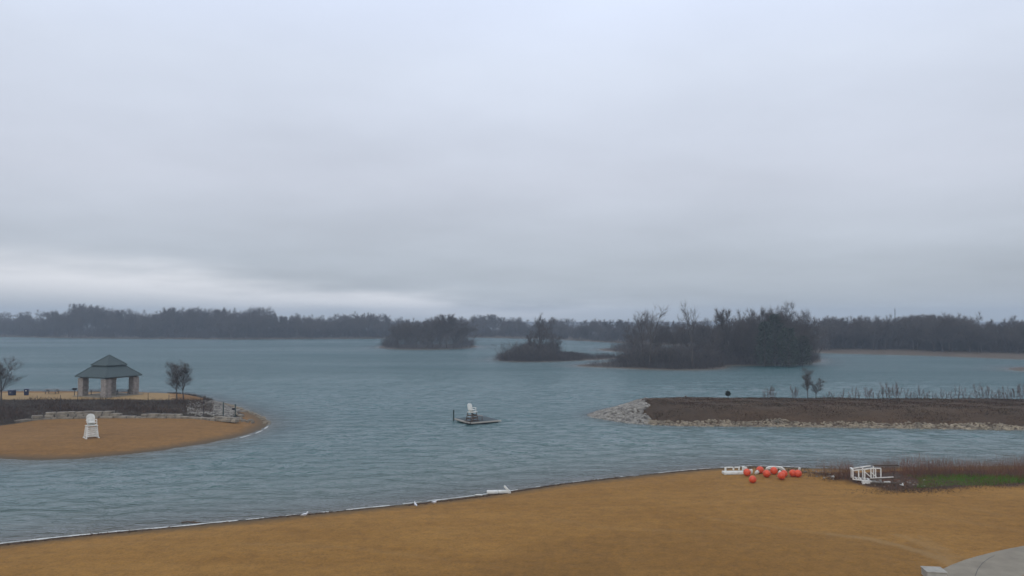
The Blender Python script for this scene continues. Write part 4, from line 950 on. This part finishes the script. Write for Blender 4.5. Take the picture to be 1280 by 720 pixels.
MB().box((0, 0, .2), (.92, .9, .42)).build('body', M['fascia'], o, bev=.03); MB().box((0, 0, .44), (.98, .96, .06)).build('cap', M['fascia'], o, bev=.015)

# ------------------------------------------------------------------ far buildings and mast
def house(px, base, wpx, hpx, ypx_d, lab, roof):
    d = ypx_d; x = (px-640)/1000*d; z = topz(d, base); w = wpx*d/1000; h = hpx*d/1000
    gz = float(H(np.array([x]), np.array([d]))[0])
    o = empty('house', (x, d, gz)); tag(o, lab, 'house'); hh = z+h*.6-gz; t = z+h-gz
    MB().box((0, 0, hh/2), (w, 6, hh)).build('wall', M['siding'], o)
    a = w/2+.3; MB().add([(-a, -3.4, hh), (a, -3.4, hh), (a, 3.4, hh), (-a, 3.4, hh), (-a, 0, t+.4), (a, 0, t+.4)], [(0, 1, 5, 4), (2, 3, 4, 5), (0, 4, 3), (1, 2, 5), (3, 2, 1, 0)]).build('roof', roof, o)
house(416, 408, 5, 2.5, 640, 'tiny white house half hidden in the wood on the far shore', M['siding'])
g = P(1118.5, 440); d = 520; x = (1118.5-640)/1000*d; o = empty('radio_mast', (x, d, 0)); tag(o, 'thin radio mast rising above the wood on the right shore', 'mast')
t = topz(d, 386); mb = MB()
for k in range(3):
    a = k*2.094; mb.tube((.35*math.cos(a), .35*math.sin(a), 0), (.2*math.cos(a), .2*math.sin(a), t), .05, n=5)
for i in range(14):
    for k in range(3):
        a, b = k*2.094, (k+1)*2.094; mb.bar((.3*math.cos(a), .3*math.sin(a), t*i/14), (.3*math.cos(b), .3*math.sin(b), t*(i+1)/14), .04)
mb.build('lattice', M['blackmetal'], o); MB().tube((0, 0, t-.3), (0, 0, t+1.2), .05, n=6).build('antenna', M['blackmetal'], o)

# ------------------------------------------------------------------ air
haze = MB().box((0, 700, 20), (3600, 3200, 50)).build('haze', M['white']); haze.data.materials.clear()
hm = bpy.data.materials.new('air_haze'); hm.use_nodes = True; nt = hm.node_tree; nt.nodes.clear()
ho = nt.nodes.new('ShaderNodeOutputMaterial'); pv = N(nt, 'ShaderNodeVolumePrincipled'); pv.inputs['Color'].default_value = (.74, .87, 1, 1); pv.inputs['Density'].default_value = .00045; pv.inputs['Anisotropy'].default_value = .1
nt.links.new(pv.outputs[0], ho.inputs['Volume']); haze.data.materials.append(hm); tag(haze, 'thin blue grey winter haze over the lake', 'haze', kind='stuff')

# ------------------------------------------------------------------ sky and sun
w = bpy.data.worlds.new('World'); bpy.context.scene.world = w; w.use_nodes = True; nt = w.node_tree; nt.nodes.clear()
wo = nt.nodes.new('ShaderNodeOutputWorld'); bg = nt.nodes.new('ShaderNodeBackground'); nt.links.new(bg.outputs[0], wo.inputs[0])
tc = nt.nodes.new('ShaderNodeTexCoord'); sp = nt.nodes.new('ShaderNodeSeparateXYZ'); nt.links.new(tc.outputs['Generated'], sp.inputs[0])
dx, dy, dz = sp.outputs
sky = N(nt, 'ShaderNodeTexSky', sky_type='NISHITA', sun_disc=False, sun_elevation=math.radians(38), sun_rotation=math.radians(200))
sk = mixc(nt, 1.0, sky.outputs[0], (.08, .08, .08), 'MULTIPLY')
den = mth(nt, 'ADD', mth(nt, 'MAXIMUM', dz, 0.0), .12); cb = N(nt, 'ShaderNodeCombineXYZ')
nt.links.new(mth(nt, 'DIVIDE', dx, den), cb.inputs[0]); nt.links.new(mth(nt, 'DIVIDE', dy, den), cb.inputs[1])
cn = noise(nt, .75, 5, .5, vec=cb.outputs[0]); cn2 = noise(nt, .28, 3, .5, vec=cb.outputs[0])
el = ramp(nt, dz, [(0, (.42, .46, .505)), (.07, (.45, .49, .55)), (.17, (.575, .61, .695)), (.30, (.68, .74, .86)), (.40, (.73, .81, .99)), (1, (.75, .83, 1.0))])
v_ = mth(nt, 'ADD', mth(nt, 'MULTIPLY', cn, .42), mth(nt, 'ADD', mth(nt, 'MULTIPLY', cn2, .34), .72))
vv = N(nt, 'ShaderNodeCombineXYZ'); [nt.links.new(v_, vv.inputs[i]) for i in range(3)]
cl = mixc(nt, 1.0, el, vv.outputs[0], 'MULTIPLY')
# low gap of brighter cloud towards the left horizon
lx = mth(nt, 'MAXIMUM', mth(nt, 'MULTIPLY', dx, -1), 0); ec = mth(nt, 'ADD', mth(nt, 'MULTIPLY', lx, .070), .010)
ec = mth(nt, 'ADD', ec, mth(nt, 'MULTIPLY', mth(nt, 'SUBTRACT', cn, .5), .05))
bd = mth(nt, 'DIVIDE', mth(nt, 'SUBTRACT', dz, ec), mth(nt, 'ADD', .012, mth(nt, 'MULTIPLY', lx, .018)))
band = mth(nt, 'POWER', 2.718, mth(nt, 'MULTIPLY', mth(nt, 'MULTIPLY', bd, bd), -1))
fall = N(nt, 'ShaderNodeMapRange', interpolation_type='SMOOTHSTEP'); fall.inputs[1].default_value = .30; fall.inputs[2].default_value = -.15; nt.links.new(dx, fall.inputs[0])
front = mth(nt, 'GREATER_THAN', dy, 0)
band = mth(nt, 'MULTIPLY', mth(nt, 'MULTIPLY', band, fall.outputs[0]), mth(nt, 'MULTIPLY', front, mth(nt, 'ADD', .25, cn)), clamp=True)
cl = mixc(nt, mth(nt, 'MULTIPLY', band, .9), cl, (.98, .98, 1.02))
fin = mixc(nt, .94, sk, cl); nt.links.new(fin, bg.inputs[0]); bg.inputs[1].default_value = 1.0
sd = bpy.data.lights.new('sun', 'SUN'); sd.energy = .8; sd.angle = math.radians(25); sd.color = (1, .96, .9)
so = link(bpy.data.objects.new('sun', sd)); so.rotation_euler = (math.radians(52), 0, math.radians(-20))

# ------------------------------------------------------------------ camera
cd = bpy.data.cameras.new('camera'); cd.sensor_width = 36; cd.lens = 36*F/1280; cd.clip_start = .5; cd.clip_end = 12000
co = link(bpy.data.objects.new('camera', cd)); co.location = (0, 0, CAMH); co.rotation_euler = (math.pi/2+PITCH, 0, 0)
sc = bpy.context.scene; sc.camera = co
sc.view_settings.view_transform = 'Standard'; sc.view_settings.look = 'None'; sc.view_settings.exposure = 0; sc.view_settings.gamma = 1
try: sc.cycles.use_denoising = True
except Exception: pass
sc.cycles.volume_bounces = 0; sc.cycles.max_bounces = 6; sc.cycles.transparent_max_bounces = 12
